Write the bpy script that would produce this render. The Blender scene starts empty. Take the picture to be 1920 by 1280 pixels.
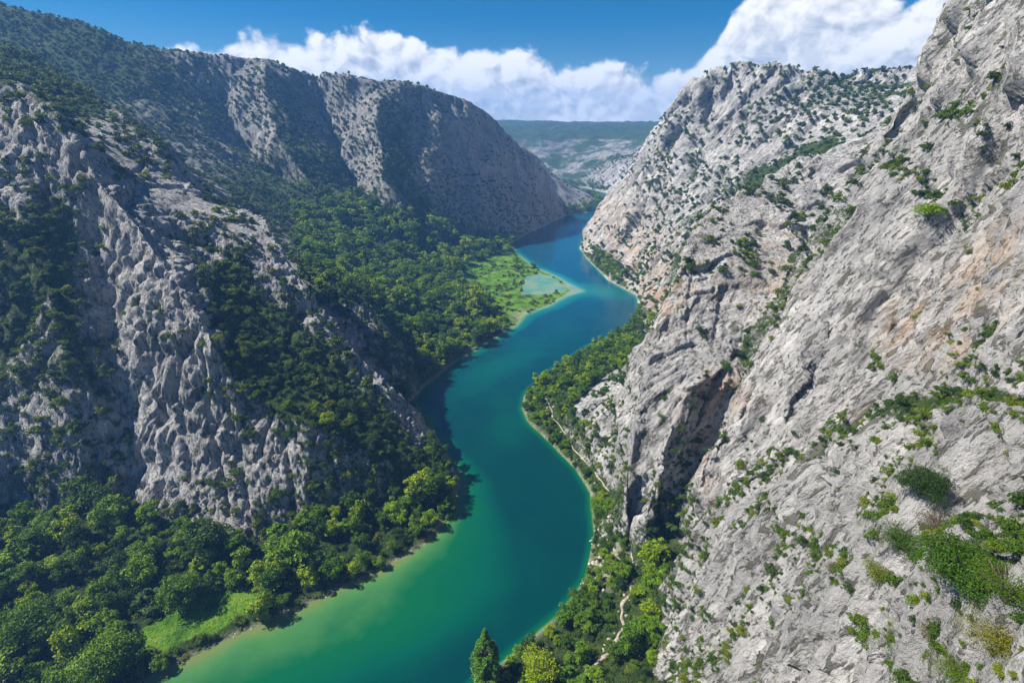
import bpy, math, random, time
import numpy as np
T0 = time.time()
rng = np.random.default_rng(7)
random.seed(7)
scene = bpy.context.scene
COL = scene.collection

# ------------------------------------------------------------------ camera
CAM_H, FPX = 110.0, 960.0                     # eye height over the water, focal length in 1/1920 of the frame width
PITCH = math.atan(400.0 / 960.0)
CP, SP = math.cos(PITCH), math.sin(PITCH)

def ray(u, v):
    x, y = (u - 960) / FPX, -(v - 640) / FPX
    return x, CP + y * SP, -SP + y * CP

def P(u, v, t=None, z=None):                  # a sighted point: bearing of the photo, at an axial distance t or on the level z
    dx, dy, dz = ray(u, v)
    if t is None:
        t = (z - CAM_H) / dz
    return (dx * t, dy * t, CAM_H + dz * t)

def project(p):
    p = np.asarray(p)
    rx, ry, rz = p[..., 0], p[..., 1], p[..., 2] - CAM_H
    f = ry * CP - rz * SP
    up = ry * SP + rz * CP
    fs = np.where(f > .5, f, .5)
    return 960 + FPX * rx / fs, 640 - FPX * up / fs, f

# ------------------------------------------------------------------ noise
_perm = np.random.default_rng(3).permutation(256).astype(np.int32)
_perm = np.concatenate([_perm, _perm, _perm])
_g = np.random.default_rng(4).normal(size=(256, 3)).astype(np.float32)
_g /= np.linalg.norm(_g, axis=1)[:, None]

def noise(x, y, z):
    """gradient noise, about -0.7 .. 0.7"""
    x = x.astype(np.float32); y = y.astype(np.float32); z = z.astype(np.float32)
    xf, yf, zf = np.floor(x), np.floor(y), np.floor(z)
    xi, yi, zi = xf.astype(np.int32) & 255, yf.astype(np.int32) & 255, zf.astype(np.int32) & 255
    x -= xf; y -= yf; z -= zf
    s = lambda t: t * t * t * (t * (t * 6 - 15) + 10)
    u, v, w = s(x), s(y), s(z)
    out = 0
    for dx in (0, 1):
        px = _perm[xi + dx]; wx = u if dx else 1 - u
        for dy in (0, 1):
            py = _perm[px + yi + dy]; wy = wx * (v if dy else 1 - v)
            for dz in (0, 1):
                h = _perm[py + zi + dz]; wz = wy * (w if dz else 1 - w)
                out = out + wz * (_g[h, 0] * (x - dx) + _g[h, 1] * (y - dy) + _g[h, 2] * (z - dz))
    return out

def sstep(a, b, x):
    t = np.clip((x - a) / (b - a), 0, 1)
    return t * t * (3 - 2 * t)

# ------------------------------------------------------------------ the lie of the land: sighted lines
left_shore = [P(120,1400,z=0), P(270,1280,z=0), P(400,1210,z=0), P(560,1140,z=0), P(690,1080,z=0), P(800,1020,z=0), P(850,955,z=0),
              P(862,905,z=0), P(838,850,z=0), P(800,790,z=0), P(772,752,z=0), P(790,730,z=0), P(850,680,z=0), P(900,650,z=0), P(965,612,z=0), P(985,590,z=0),
              P(1030,572,z=0), P(1072,545,z=0), P(1050,522,z=0), P(1000,500,z=0), P(966,472,z=0), P(958,455,z=0), P(1000,433,z=0),
              P(1060,405,z=0), P(1130,394,z=0), (144,800,0), (150,860,0), P(1100,366,z=0), (112,1000,0), (40,1090,0), (-60,1150,0)]
right_shore = [P(800,1400,z=0), P(880,1290,z=0), P(960,1225,z=0), P(1050,1150,z=0), P(1098,1085,z=0), P(1114,1000,z=0), P(1108,925,z=0), P(1080,880,z=0),
               P(1036,835,z=0), P(990,790,z=0), P(979,765,z=0), P(985,738,z=0), P(1025,698,z=0), P(1100,650,z=0), P(1180,612,z=0), P(1198,590,z=0),
               P(1195,555,z=0), P(1140,525,z=0), P(1100,485,z=0), P(1087,465,z=0), P(1095,443,z=0), P(1130,402,z=0), P(1140,386,z=0),
               (176,880,0), (178,960,0), (150,1050,0), (70,1150,0), (-50,1220,0)]
OFF = 1.0
C = []          # control lines
def L(*pts): C.append([tuple(map(float, p)) for p in pts])

# --- right bank: fin (with the hollow beside it), main buttress, near spur, far mountain
L(P(1172,962,z=13), P(1180,860,t=139), P(1215,680,t=145), P(1240,590,t=152), P(1290,480,t=165), P(1340,410,t=185), P(1450,330,t=210), P(1600,270,t=220), P(1690,240,t=225))
L(P(1172,962,z=13), P(1212,965,t=134), P(1240,860,t=134), P(1290,728,t=137), P(1390,668,t=142), P(1455,560,t=157), P(1535,440,t=176), P(1645,335,t=203))
L((42,107,13), (48,113.5,20), (54,119,30), (60,125,42), P(1392,690,t=147), P(1440,640,t=160), P(1530,480,t=182), P(1640,350,t=206))                              # floor of the hollow
L(P(1270,992,z=14), P(1322,850,t=122), P(1400,720,t=121), P(1480,600,t=125), P(1540,470,t=126), P(1650,330,t=131), P(1700,250,t=135), P(1740,130,t=130), P(1840,0,t=121), P(1900,-90,t=116))
L(P(1330,975,t=116), P(1450,885,t=106), P(1600,805,t=89), P(1800,730,t=70), P(1920,735,t=57), P(2100,760,t=45))
L(P(1545,600,t=109), P(1505,700,t=107), P(1455,800,t=107))
L(P(1560,600,t=110.8), P(1522,700,t=109.5), P(1474,800,t=109))
        # scrubby gully above the near spur
L(P(1560,740,t=101), P(1665,600,t=101), P(1640,480,t=108), P(1700,360,t=112))
L(P(1750,640,t=82), P(1800,500,t=86), P(1850,350,t=88), P(1850,200,t=93))
L(P(1900,620,t=64), P(1920,480,t=70), P(1930,300,t=80), P(1930,100,t=85), P(1930,0,t=86))
L((42,20,93), P(1925,785,t=38), P(1850,752,t=42), P(1780,748,t=46), P(1700,790,t=53), P(1600,828,t=63), P(1480,918,t=79), P(1400,985,t=92), P(1300,1010,t=112), P(1270,1040,z=13))
L((22,6,93), P(1920,1280,t=24), P(1700,1280,t=34), P(1500,1280,t=48), P(1350,1280,t=68), P(1240,1280,z=14))
L(P(2150,1060,t=20), P(1920,1030,t=27), P(1800,1000,t=33), P(1650,1020,t=45), P(1500,1060,t=66), P(1350,1090,t=92), P(1245,1130,z=13))
L(P(1225,1290,z=7), P(1235,1130,z=9), P(1262,1040,z=9), P(1262,995,z=10), P(1205,980,z=9))
L(P(1120,850,z=9), P(1072,790,z=9), P(1075,752,z=11), P(1140,690,z=13), P(1215,650,z=14), (66,232,13), (80,262,8))
PATH_PX = [(1022,748),(1043,790),(1080,845),(1122,893),(1152,935),(1170,975),(1182,1030),(1188,1085),(1168,1140),(1162,1195),(1128,1235),(1085,1278),(1040,1330)]
PATH_Z = [4, 3.5, 3.5, 3.5, 4, 4.5, 5, 5, 5, 4.5, 4, 3, 2]
PATH3 = [P(u, v, z=z) for (u, v), z in zip(PATH_PX, PATH_Z)]
L(*PATH3)
L((60,25,104), (75,50,112), (90,80,122), (98,110,128), (112,138,142))
L((110,0,125), (130,60,150), (150,130,170))
L((24,-20,96), (60,-40,110), (120,-60,140))
L((0,20,20), (-8,0,20), (-20,-30,20), (-70,-60,40), (-140,-60,80))
L((10,18,55), (10,0,70), (5,-20,80), (0,-50,85))
L(P(1165,640,z=4), (70,270,5), P(1215,600,z=6), P(1270,520,t=290), P(1330,440,t=300), P(1420,350,t=310), P(1560,272,t=300), P(1690,232,t=290))     # gully behind the fin
L((45,158,20),(58,185,22),(80,215,32),(110,245,55),(150,262,82))
L((148,150,150), (172,200,135), (200,250,122), (240,300,135))
L(P(1240,480,t=345), P(1290,400,t=360), P(1350,300,t=372), P(1420,215,t=372), P(1480,165,t=372))
L(P(1140,520,z=3), P(1180,440,t=440), P(1215,360,t=425), P(1280,270,t=415), P(1340,190,t=412), P(1380,135,t=405))
L(P(1090,462,z=1), P(1115,432,t=488), P(1160,370,t=472), P(1200,300,t=455), P(1240,236,t=442), P(1310,160,t=425), P(1355,128,t=410), P(1398,114,t=400), P(1440,125,t=390), P(1520,133,t=370), P(1640,133,t=355), P(1740,124,t=345), P(1840,118,t=330))
L((165,500,128), (230,560,150), (300,600,150), (420,600,150))
L((150,560,95), (200,650,120), (260,800,130), (300,1000,130))
L((178,430,128),(225,420,137),(262,380,138),(300,330,144))
L((300,420,152), (420,420,158), (600,420,160))
L((260,240,150), (330,200,170), (420,150,190))
L((185,800,45),(215,880,55),(225,1000,60),(200,1100,60))

# --- left bank: skyline plateau, far wall, ribs, slope with woods, two long fins
sky = [P(-420,-120,t=380), P(-200,-60,t=390), P(0,6,t=400), P(150,46,t=420), P(300,96,t=440), P(400,101,t=450), P(500,110,t=470), P(570,135,t=478), P(700,151,t=475), P(800,161,t=490), P(880,190,t=525), P(950,241,t=580), P(1030,331,t=640), P(1058,402,z=1)]
L(*sky)
L(*[(x - 40, y + 60, z - 3) for x, y, z in sky[:-3]])
L(*[(x - 120, y + 200, z + 2) for x, y, z in sky[:-4]])
L((-700,150,210), (-720,400,210), (-700,800,190), (-500,1000,160), (-300,1050,120), (-150,1120,60))
L((-260,820,150), (-120,830,135), (0,800,100), P(1040,332,t=800), P(1085,372,t=775), P(1128,393,z=2))
L((-200,900,140), (-60,930,90), (40,950,50), (100,930,14))
L(P(640,340,t=440), P(700,395,t=425), P(800,442,t=440), P(880,447,t=487), P(956,452,z=2))
L(P(760,180,t=484), P(770,280,t=465), P(790,370,t=452), P(830,425,t=452))
L(P(860,190,t=517), P(880,300,t=502), P(910,390,t=505), P(935,440,t=522))
L(P(940,240,t=575), P(970,310,t=572), P(1000,380,t=580), P(1012,425,t=598))
L(P(705,153,t=474), P(705,250,t=450), P(722,340,t=428), P(765,400,t=424), P(830,435,t=442))
L(P(585,145,t=482), P(600,210,t=488), P(640,290,t=478), P(690,390,t=445))
L(P(497,112,t=455), P(497,190,t=440), P(520,260,t=425), P(590,345,t=412), P(660,400,t=412))
L(P(400,104,t=450), P(420,200,t=452), P(470,290,t=440), P(560,360,t=425))
L(P(280,120,t=430), P(340,200,t=422), P(420,290,t=405), P(520,370,t=392), P(620,430,t=390), P(720,470,t=388), P(830,490,t=412), P(890,470,t=470))
L(P(-150,30,t=370), P(60,100,t=375), P(200,190,t=370), P(300,270,t=352), P(420,360,t=335), P(550,440,t=328), P(680,520,t=318), P(790,590,t=300), P(860,650,t=283), P(880,662,z=1))
L(P(880,500,z=3), P(900,540,z=2.2), P(925,570,z=1.8), P(945,600,z=1.5))
L(P(960,480,z=1.2), P(930,520,z=1), P(960,560,z=.9), P(960,590,z=.8))
L(P(820,520,z=9), P(850,570,z=8), P(860,610,z=7))
# fin B (long crest, drops away behind) and the small fin C behind it
L(P(-60,60,t=275), P(60,110,t=262), P(150,160,t=250), P(225,215,t=235), P(285,262,t=215), P(330,330,t=207), P(400,382,t=205), P(470,400,t=203), P(505,416,t=200), P(540,478,t=190), P(620,588,t=184), P(700,690,t=180), P(760,765,t=178), P(820,840,t=176), P(855,893,t=175))
L(P(300,280,t=250), P(400,400,t=235), P(480,470,t=225), P(545,540,t=214), P(620,640,t=207), P(690,720,t=203), P(745,765,t=200))
L(P(360,330,t=290), P(460,420,t=262), P(560,490,t=240), P(640,522,t=226), P(700,572,t=224), P(735,635,t=222), P(757,690,t=222), P(768,735,z=1.5))
L(P(480,430,t=300), P(600,500,t=270), P(700,560,t=250), P(770,660,t=240), P(785,715,z=2))
# fin A: crest, apron, foot, gully to its left and the flank beyond
L(P(-200,60,t=200), P(0,150,t=186), P(100,198,t=179), P(150,260,t=174), P(182,340,t=170), P(262,428,t=163), P(335,530,t=156), P(400,640,t=151), P(455,745,t=150), P(540,780,t=150), P(620,800,t=151), P(700,848,t=156), P(780,890,t=161), P(850,925,z=4))
L(P(60,170,t=215), P(160,260,t=198), P(240,330,t=187), P(330,420,t=182), P(420,520,t=178), P(500,600,t=173), P(600,680,t=171), P(700,770,t=169), P(790,850,t=168), P(845,905,t=170))
L(P(180,430,t=173), P(200,560,t=165), P(222,700,t=158), P(246,860,t=155), P(255,925,z=8))
L(P(215,420,t=166.5), P(245,600,t=158), P(275,760,t=153), P(300,860,t=151), P(330,950,t=147))
L(P(320,640,t=152), P(370,760,t=150), P(420,880,t=147), P(440,980,t=142))
L(P(560,860,t=148), P(580,930,t=147))
L(P(100,230,t=177), P(110,330,t=172), P(120,420,t=168))
L(P(-250,300,t=172), P(-60,330,t=166), P(40,430,t=160), P(90,560,t=153), P(120,700,t=150), P(140,850,t=149), P(150,945,z=9))
L(P(-300,600,t=150), P(-100,640,t=150), P(0,720,t=149), P(40,850,t=149), P(50,955,z=9))
L(P(-250,990,z=18), P(-80,980,z=12), P(50,962,z=8), P(150,950,z=8), P(255,930,z=8), P(330,985,z=7), P(432,1026,z=6.5), P(500,1010,z=6), P(565,985,z=6), P(660,958,z=5.5), P(760,935,z=5), P(830,928,z=3.5))
L(P(-200,1240,z=8), P(0,1180,z=4), P(150,1140,z=3), P(280,1110,z=2.5), P(420,1080,z=2.5), P(560,1040,z=3), P(690,1000,z=3), P(790,965,z=2))
L(P(150,1280,z=1.6), P(330,1195,z=1.3), P(430,1150,z=1.2), P(560,1105,z=1.2))
L((-210,60,60), (-230,110,100), (-240,170,130))
L((-400,0,160), (-420,150,170), (-420,300,175))
L((-150,30,30),(-130,60,14))

# --- far country
L((-200,1300,60), (0,1240,30), (120,1180,14), (230,1120,30), (330,1050,60))
L((-200,1450,95), (0,1400,80), (130,1360,70), (260,1330,72), (420,1260,90))
L((-400,1500,112), (0,1500,98), (200,1480,92), (500,1400,110))
L((-900,2300,150), (-200,2200,136), P(950,229,t=1950), P(1060,234,t=1980), P(1150,236,t=1950), P(1240,235,t=1900), (900,2000,134), (1400,1700,150))
L((-1200,2700,150), (0,2750,140), (1400,2500,150))
L((700,900,165), (700,1300,140)); L((900,300,190), (800,0,190))


# ------------------------------------------------------------------ log-polar grid about a point behind the viewpoint, solved as a membrane through the lines
OX, OY = 0.0, -25.0
NA, NR = 1281, 2241
A0, A1 = math.radians(-64), math.radians(64)         # bearing from +Y, clockwise
R0, R1 = 14.0, 2700.0
LR0, LR1 = math.log(R0), math.log(R1)

def to_grid(x, y, na, nr):
    dx, dy = x - OX, y - OY
    r = np.hypot(dx, dy)
    return (np.arctan2(dx, dy) - A0) / (A1 - A0) * (na - 1), (np.log(np.maximum(r, 1e-3)) - LR0) / (LR1 - LR0) * (nr - 1)

def samples(line):
    out = []
    for (x0, y0, z0), (x1, y1, z1) in zip(line[:-1], line[1:]):
        d = math.hypot(x1 - x0, y1 - y0)
        r = max(R0, min(math.hypot(x0 - OX, y0 - OY), math.hypot(x1 - OX, y1 - OY)))
        n = max(2, int(d / (r * .0012)) + 1)
        t = np.linspace(0, 1, n)
        out.append(np.stack([x0 + (x1 - x0) * t, y0 + (y1 - y0) * t, z0 + (z1 - z0) * t], 1))
    return np.concatenate(out)

river = np.array([p[:2] for p in left_shore] + [p[:2] for p in right_shore[::-1]])
def in_poly(x, y, poly):
    ins = np.zeros(x.shape, bool)
    n = len(poly)
    for i in range(n):
        x0, y0 = poly[i]; x1, y1 = poly[(i + 1) % n]
        if y0 == y1: continue
        c = (y0 > y) != (y1 > y)
        ins ^= c & (x < (x1 - x0) * (y - y0) / (y1 - y0) + x0)
    return ins
def dist_line(x, y, line):
    d = np.full(x.shape, 1e9, np.float32)
    for (x0, y0), (x1, y1) in zip([p[:2] for p in line[:-1]], [p[:2] for p in line[1:]]):
        vx, vy = x1 - x0, y1 - y0
        t = np.clip(((x - x0) * vx + (y - y0) * vy) / (vx * vx + vy * vy), 0, 1)
        np.minimum(d, (x - x0 - t * vx) ** 2 + (y - y0 - t * vy) ** 2, out=d)
    return np.sqrt(d)

def grid_xy(na, nr):
    a = np.linspace(A0, A1, na)[None, :]; r = np.exp(np.linspace(LR0, LR1, nr))[:, None]
    return (OX + r * np.sin(a)), (OY + r * np.cos(a))

PTS = np.concatenate([samples(l) for l in C])
SHO = np.concatenate([samples(left_shore), samples(right_shore)])
GX, GY = grid_xy(NA, NR)
water_in = in_poly(GX, GY, river)
dl = np.full(GX.shape, 1e3, np.float32); dr = dl.copy()
near = (GX > -220) & (GX < 260) & (GY < 1300)
dl[near] = dist_line(GX[near], GY[near], left_shore)
dr[near] = dist_line(GX[near], GY[near], right_shore)
ds = np.minimum(dl, dr)

Z = None
for lev in (32, 16, 8, 4, 2, 1):
    na, nr = (NA - 1) // lev + 1, (NR - 1) // lev + 1
    acc = np.zeros((nr, na)); cnt = np.zeros((nr, na))
    for pts in (PTS, SHO):
        ia, ir = to_grid(pts[:, 0], pts[:, 1], na, nr)
        ia, ir = np.rint(ia).astype(int), np.rint(ir).astype(int)
        ok = (ia >= 0) & (ia < na) & (ir >= 0) & (ir < nr)
        np.add.at(acc, (ir[ok], ia[ok]), pts[ok, 2]); np.add.at(cnt, (ir[ok], ia[ok]), 1)
    fix = cnt > 0
    val = np.where(fix, acc / np.maximum(cnt, 1), 0)
    wi = water_in[::lev, ::lev]; dsl = ds[::lev, ::lev]
    bed = wi & ~((cnt > 0) & (dsl < 1.5))
    val = np.where(bed, -np.minimum(5, .45 * dsl), val); fix |= bed
    if Z is None:
        Z = np.full((nr, na), 90.0)
    else:
        zz = np.zeros((nr, na)); zz[::2, ::2] = Z
        zz[1::2, ::2] = .5 * (Z[:-1] + Z[1:]); zz[:, 1::2] = .5 * (zz[:, :-2:2] + zz[:, 2::2])
        Z = zz
    ha, hr = (A1 - A0) / (na - 1), (LR1 - LR0) / (nr - 1)
    wa, wr = 1 / ha ** 2, 1 / hr ** 2
    Z = np.where(fix, val, Z)
    om = 1.7 if lev > 2 else 1.5
    par = (np.add.outer(np.arange(nr), np.arange(na)) & 1).astype(bool)
    for it in range({32: 600, 16: 400, 8: 250, 4: 140, 2: 70, 1: 30}[lev]):
        for c in (False, True):
            zp = np.pad(Z, 1, mode='edge')
            new = (wa * (zp[1:-1, :-2] + zp[1:-1, 2:]) + wr * (zp[:-2, 1:-1] + zp[2:, 1:-1])) / (2 * (wa + wr))
            m = (par == c) & ~fix
            Z[m] += om * (new[m] - Z[m])
print('membrane', time.time() - T0)

# ------------------------------------------------------------------ rock relief
def blur(a, n=1):
    for _ in range(n):
        p = np.pad(a, 1, mode='edge')
        a = .25 * p[1:-1, 1:-1] + .125 * (p[:-2, 1:-1] + p[2:, 1:-1] + p[1:-1, :-2] + p[1:-1, 2:]) + .0625 * (p[:-2, :-2] + p[:-2, 2:] + p[2:, :-2] + p[2:, 2:])
    return a

def normals(X, Y, Zz):
    p = np.stack([X, Y, Zz], -1)
    du = np.gradient(p, axis=1); dv = np.gradient(p, axis=0)
    n = np.cross(du, dv); n /= np.maximum(np.linalg.norm(n, axis=-1, keepdims=True), 1e-9)
    n[n[..., 2] < 0] *= -1
    return n

RAD = np.hypot(GX - OX, GY - OY)
CELL = RAD * .0026
Z = blur(Z, 1)
dpath = np.full(GX.shape, 99., np.float32); nb = (GX > -60) & (GX < 90) & (GY > 20) & (GY < 260)
dpath[nb] = dist_line(GX[nb], GY[nb], PATH3)
land = np.where(water_in, 0, sstep(1.0, 9.0, ds)) * sstep(.8, 7, Z) * sstep(.8, 4, dpath)
nrm = normals(GX, GY, Z)
slope0 = np.sqrt(1 - nrm[..., 2] ** 2) / np.maximum(nrm[..., 2], .05)

# shrub cover, 0..9, read off the photo on an 80 px raster (only sets how thickly the ground there is overgrown)
COVER = """
886444444444111116777722
887654444444111117777223
375555544511112112566323
123444655621245411431135
452226666654111625122533
673133487887622234251164
671137378999996441123142
671138733999996550111132
675127883889999980111245
666114786599999731012533
456112368644999512135322
258112357877799941112222
999964699999999992221466
999999999999999892222475
999999999999999962222466
999999999999999963224567
"""
cov = np.array([[int(c) for c in r] for r in COVER.split()], float)
U, V, F = project(np.stack([GX, GY, Z], -1))
def raster(u, v):
    x = np.clip(u / 80 - .5, 0, cov.shape[1] - 1.001); y = np.clip(v / 80 - .5, 0, cov.shape[0] - 1.001)
    i, j = x.astype(int), y.astype(int); a, b = x - i, y - j
    return (cov[j, i] * (1 - a) * (1 - b) + cov[j, i + 1] * a * (1 - b) + cov[j + 1, i] * (1 - a) * b + cov[j + 1, i + 1] * a * b) / 9
dens = raster(U, V)
dens = np.where(F < 3, .4, dens)
dens = np.where((GX < .12 * GY - 15) & (dens > .25), np.minimum(dens * 1.3, 1), dens)

# clean slabs, and seams where growth gathers
def px_poly(pts, f0, f1): return in_poly(U, V, pts) & (F > f0) & (F < f1)
fin = px_poly([(1168,975),(1178,860),(1212,680),(1238,575),(1290,500),(1400,520),(1410,665),(1300,735),(1248,870),(1225,975)], 120, 175)
slab = px_poly([(1262,1000),(1318,850),(1395,720),(1475,600),(1560,470),(1700,330),(1660,470),(1535,640),(1500,740),(1440,850),(1360,930)], 95, 140)
spur = px_poly([(1235,1290),(1245,1130),(1285,1020),(1480,920),(1700,800),(1780,755),(1640,900),(1520,1000),(1600,1060),(1560,1290)], 20, 128)
crop_ = px_poly([(1078,765),(1140,700),(1222,650),(1216,700),(1182,860),(1150,900),(1105,830)], 140, 260)
dens = np.where(crop_, dens * .35, dens)
dens = np.where(fin, dens * .12, np.where(slab, dens * .3, np.where(spur, dens * .6, dens)))
for pts, wd_, a_, f0, f1 in (([(1330,975),(1440,885),(1600,808),(1700,770),(1800,725),(1900,735)], 26, .95, 50, 130), ([(1385,700),(1440,620),(1500,540),(1560,455),(1620,380)], 20, 1.0, 128, 235),
        ([(1250,930),(1290,860),(1340,800)], 16, .8, 110, 160), ([(1400,1000),(1450,940),(1475,1010),(1440,1120),(1400,1200)], 15, .8, 50, 118), ([(1690,300),(1750,370),(1800,430),(1830,480)], 30, .9, 60, 140),
        ([(1600,640),(1650,690),(1700,720),(1760,700),(1850,690)], 26, .75, 55, 125), ([(1530,1000),(1600,1090),(1680,1200),(1760,1280)], 24, .8, 20, 75), ([(1800,210),(1880,260),(1930,230)], 26, .9, 60, 140),
        ([(1690,240),(1640,330),(1580,420),(1540,480)], 14, .75, 120, 240), ([(1650,950),(1750,1000),(1850,1100)], 45, .75, 15, 60), ([(1262,560),(1280,500),(1330,430),(1420,345),(1560,268)], 30, .95, 235, 345), ([(1380,300),(1330,380),(1240,480),(1180,530)], 20, .7, 330, 460), ([(1420,230),(1480,260),(1560,270)], 40, .6, 250, 420), ([(1092,470),(1130,500),(1180,540),(1212,575),(1225,620)], 14, .9, 270, 560), ([(1700,1000),(1760,1080),(1850,1200)], 60, .7, 12, 60), ([(1640,1180),(1700,1260)], 40, .7, 12, 60)):
    m_ = np.nonzero((F > f0) & (F < f1) & (U > min(p[0] for p in pts) - 80) & (U < max(p[0] for p in pts) + 80) & (V > min(p[1] for p in pts) - 80) & (V < max(p[1] for p in pts) + 80))
    dd = dist_line(U[m_], V[m_], pts)
    dens[m_] = np.maximum(dens[m_], a_ * np.exp(-(dd / wd_) ** 2))
for pts, wd_, k_, f0, f1 in (([(470,400),(505,416),(540,478),(620,588),(700,690),(760,765),(835,860)], 20, .85, 165, 215), ([(182,340),(262,428),(335,530),(400,640)], 22, .8, 140, 180), ([(300,620),(340,800),(420,930)], 80, .55, 130, 165)):
    m_ = np.nonzero((F > f0) & (F < f1) & (U > 100) & (U < 920) & (V > 250) & (V < 1000))
    dens[m_] *= 1 - k_ * np.exp(-(dist_line(U[m_], V[m_], pts) / wd_) ** 2)
joint = np.zeros_like(Z)
for pts, wd_, a_, f0, f1 in (([(1558,440),(1600,375),(1645,315)], 7, 3.0, 100, 150), ([(1335,150),(1312,230),(1292,300),(1272,390)], 7, 6, 360, 480), ([(1250,245),(1222,330),(1190,425)], 6, 5, 380, 500), ([(1292,200),(1257,290),(1226,390),(1180,500)], 7, 6, 380, 500),
        ([(1400,190),(1385,260),(1340,350),(1300,430)], 8, 6, 330, 460), ([(1640,470),(1605,560),(1590,650)], 6, 2, 85, 130), ([(1740,540),(1722,600),(1715,660)], 6, 1.6, 70, 120), ([(1315,460),(1292,560),(1286,650)], 4, .8, 140, 190), ([(1385,480),(1352,580),(1330,690)], 5, 1.0, 130, 190), ([(1440,400),(1415,470),(1380,560)], 6, 1.4, 140, 230),
        ([(1560,870),(1492,1000),(1470,1100),(1420,1260)], 9, 1.5, 30, 110), ([(1640,840),(1580,925),(1540,1000)], 8, 1.1, 30, 90), ([(1425,760),(1375,860),(1330,960)], 7, 1.8, 95, 130), ([(1790,280),(1745,350),(1700,430)], 8, 2, 70, 140), ([(1860,420),(1830,520),(1800,640)], 9, 1.8, 55, 110), ([(1830,120),(1790,220),(1735,300)], 9, 2.5, 80, 150), ([(1900,60),(1880,160),(1850,260)], 10, 2, 70, 140),
        ([(235,450),(262,600),(292,800)], 6, 2, 140, 170), ([(285,500),(318,690),(352,900)], 6, 2, 138, 165), ([(335,570),(378,730),(425,960)], 6, 2.2, 135, 162), ([(400,690),(440,850),(470,1000)], 6, 1.8, 135, 160), ([(520,800),(545,900),(555,980)], 6, 1.8, 138, 160), ([(610,830),(630,900),(640,950)], 6, 1.5, 140, 162), ([(140,260),(160,330),(185,400)], 6, 1.8, 150, 185), ([(60,210),(75,300),(90,400)], 7, 1.8, 150, 195)):
    m_ = np.nonzero((F > f0) & (F < f1) & (U > min(p[0] for p in pts) - 60) & (U < max(p[0] for p in pts) + 60) & (V > min(p[1] for p in pts) - 60) & (V < max(p[1] for p in pts) + 60))
    wob = 7 * noise(GX[m_] / 7, GY[m_] / 7, Z[m_] / 7)
    joint[m_] = np.maximum(joint[m_], a_ * np.exp(-((dist_line(U[m_], V[m_], pts) + wob) / wd_) ** 2))
dens = np.maximum(dens, np.minimum(joint * .6, 1) * .6 * (GX > 20) * ~fin)
rock = sstep(.35, .85, slope0) * land
steep = sstep(.8, 1.6, slope0)
X, Y = GX.copy(), GY.copy()
far_k = sstep(900, 1300, RAD)
def fade(lam): return sstep(1.6, 3.5, lam / CELL)
def octave(lam, stretch, seed, kind, Xs, Ys, Zs):
    n = noise(Xs / lam + seed, Ys / lam + seed * .7, Zs / (lam * stretch) + seed * 1.3)
    if kind == 'billow': return (np.abs(n) * 2.2 - .5)
    if kind == 'ridge': return .5 - np.abs(n) * 2.2
    return n * 1.4
# slow warp of the whole rock, so that edges wander
wx = octave(38, 1.0, 11.3, 'n', GX, GY, Z); wy = octave(38, 1.0, 27.1, 'n', GX, GY, Z); wz = octave(46, 1, 5.7, 'n', GX, GY, Z)
amp = np.clip(RAD / 200, .12, 1.8) * land * sstep(60, 240, RAD)
X = X + wx * 2.4 * amp; Y = Y + wy * 2.4 * amp; Zd = Z + wz * 2.0 * amp
# a frame for the rock's grain: on the right the beds dip towards the river, on the left the grooves fall straight down
is_right = np.where(near, dr < dl, GX > .15 * GY)
QX = X + 1.6 * octave(9, 1, 3.3, 'n', X, Y, Zd); QY = Y + 1.6 * octave(9, 1, 8.8, 'n', X, Y, Zd); QZ = Zd
S_ = np.where(is_right, -.26 * QX + .966 * QY, QX)
N_ = np.where(is_right, -.68 * QX - .18 * QY + .7 * QZ, QY)
E_ = np.where(is_right, .68 * QX + .18 * QY + .72 * QZ, QZ) 
def grain(lam, stretch, seed, kind): return octave(lam, stretch, seed, kind, S_, N_, E_)
bare = 1 - .35 * dens
finb = blur(fin.astype(float), 5)
d = np.zeros_like(Z)
# work only where the rock can be seen from hereabouts
bz = np.full((200, 300), 9e9); bi_ = np.clip((U / 8 + 30).astype(int), 0, 299); bj_ = np.clip((V / 8 + 20).astype(int), 0, 199)
m_ = F > 2; np.minimum.at(bz, (bj_[m_], bi_[m_]), F[m_])
bq = bz.copy()
for dx in (-2, -1, 0, 1, 2):
    for dy in (-2, -1, 0, 1, 2):
        t_ = np.roll(bz, (dy, dx), (0, 1)); bq = np.maximum(bq, np.where(t_ > 8e9, 0, t_))
vis0 = (F > 2) & (U > -230) & (U < 2150) & (V > -150) & (V < 1430) & (F < bq[bj_, bi_] * 1.05 + 12) & (rock > .02) & (RAD < 1250)
del bi_, bj_, m_
def add(amp_, lam, fn):
    sel = np.nonzero(vis0 & (fade(lam) > .02)) if lam < 20 else np.nonzero((rock > .02) & (fade(lam) > .02))
    if not len(sel[0]): return
    d[sel] += (amp_ * rock * fade(lam))[sel] * fn(S_[sel], N_[sel], E_[sel], sel)
LEFT = ~is_right
def lr(l, r_): return np.where(LEFT, l, r_)
big = np.clip(RAD / 150, .25, 1.5) * np.where(LEFT & (RAD < 300), .45, 1) * (1 - .7 * blur(fin.astype(float), 4))
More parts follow.
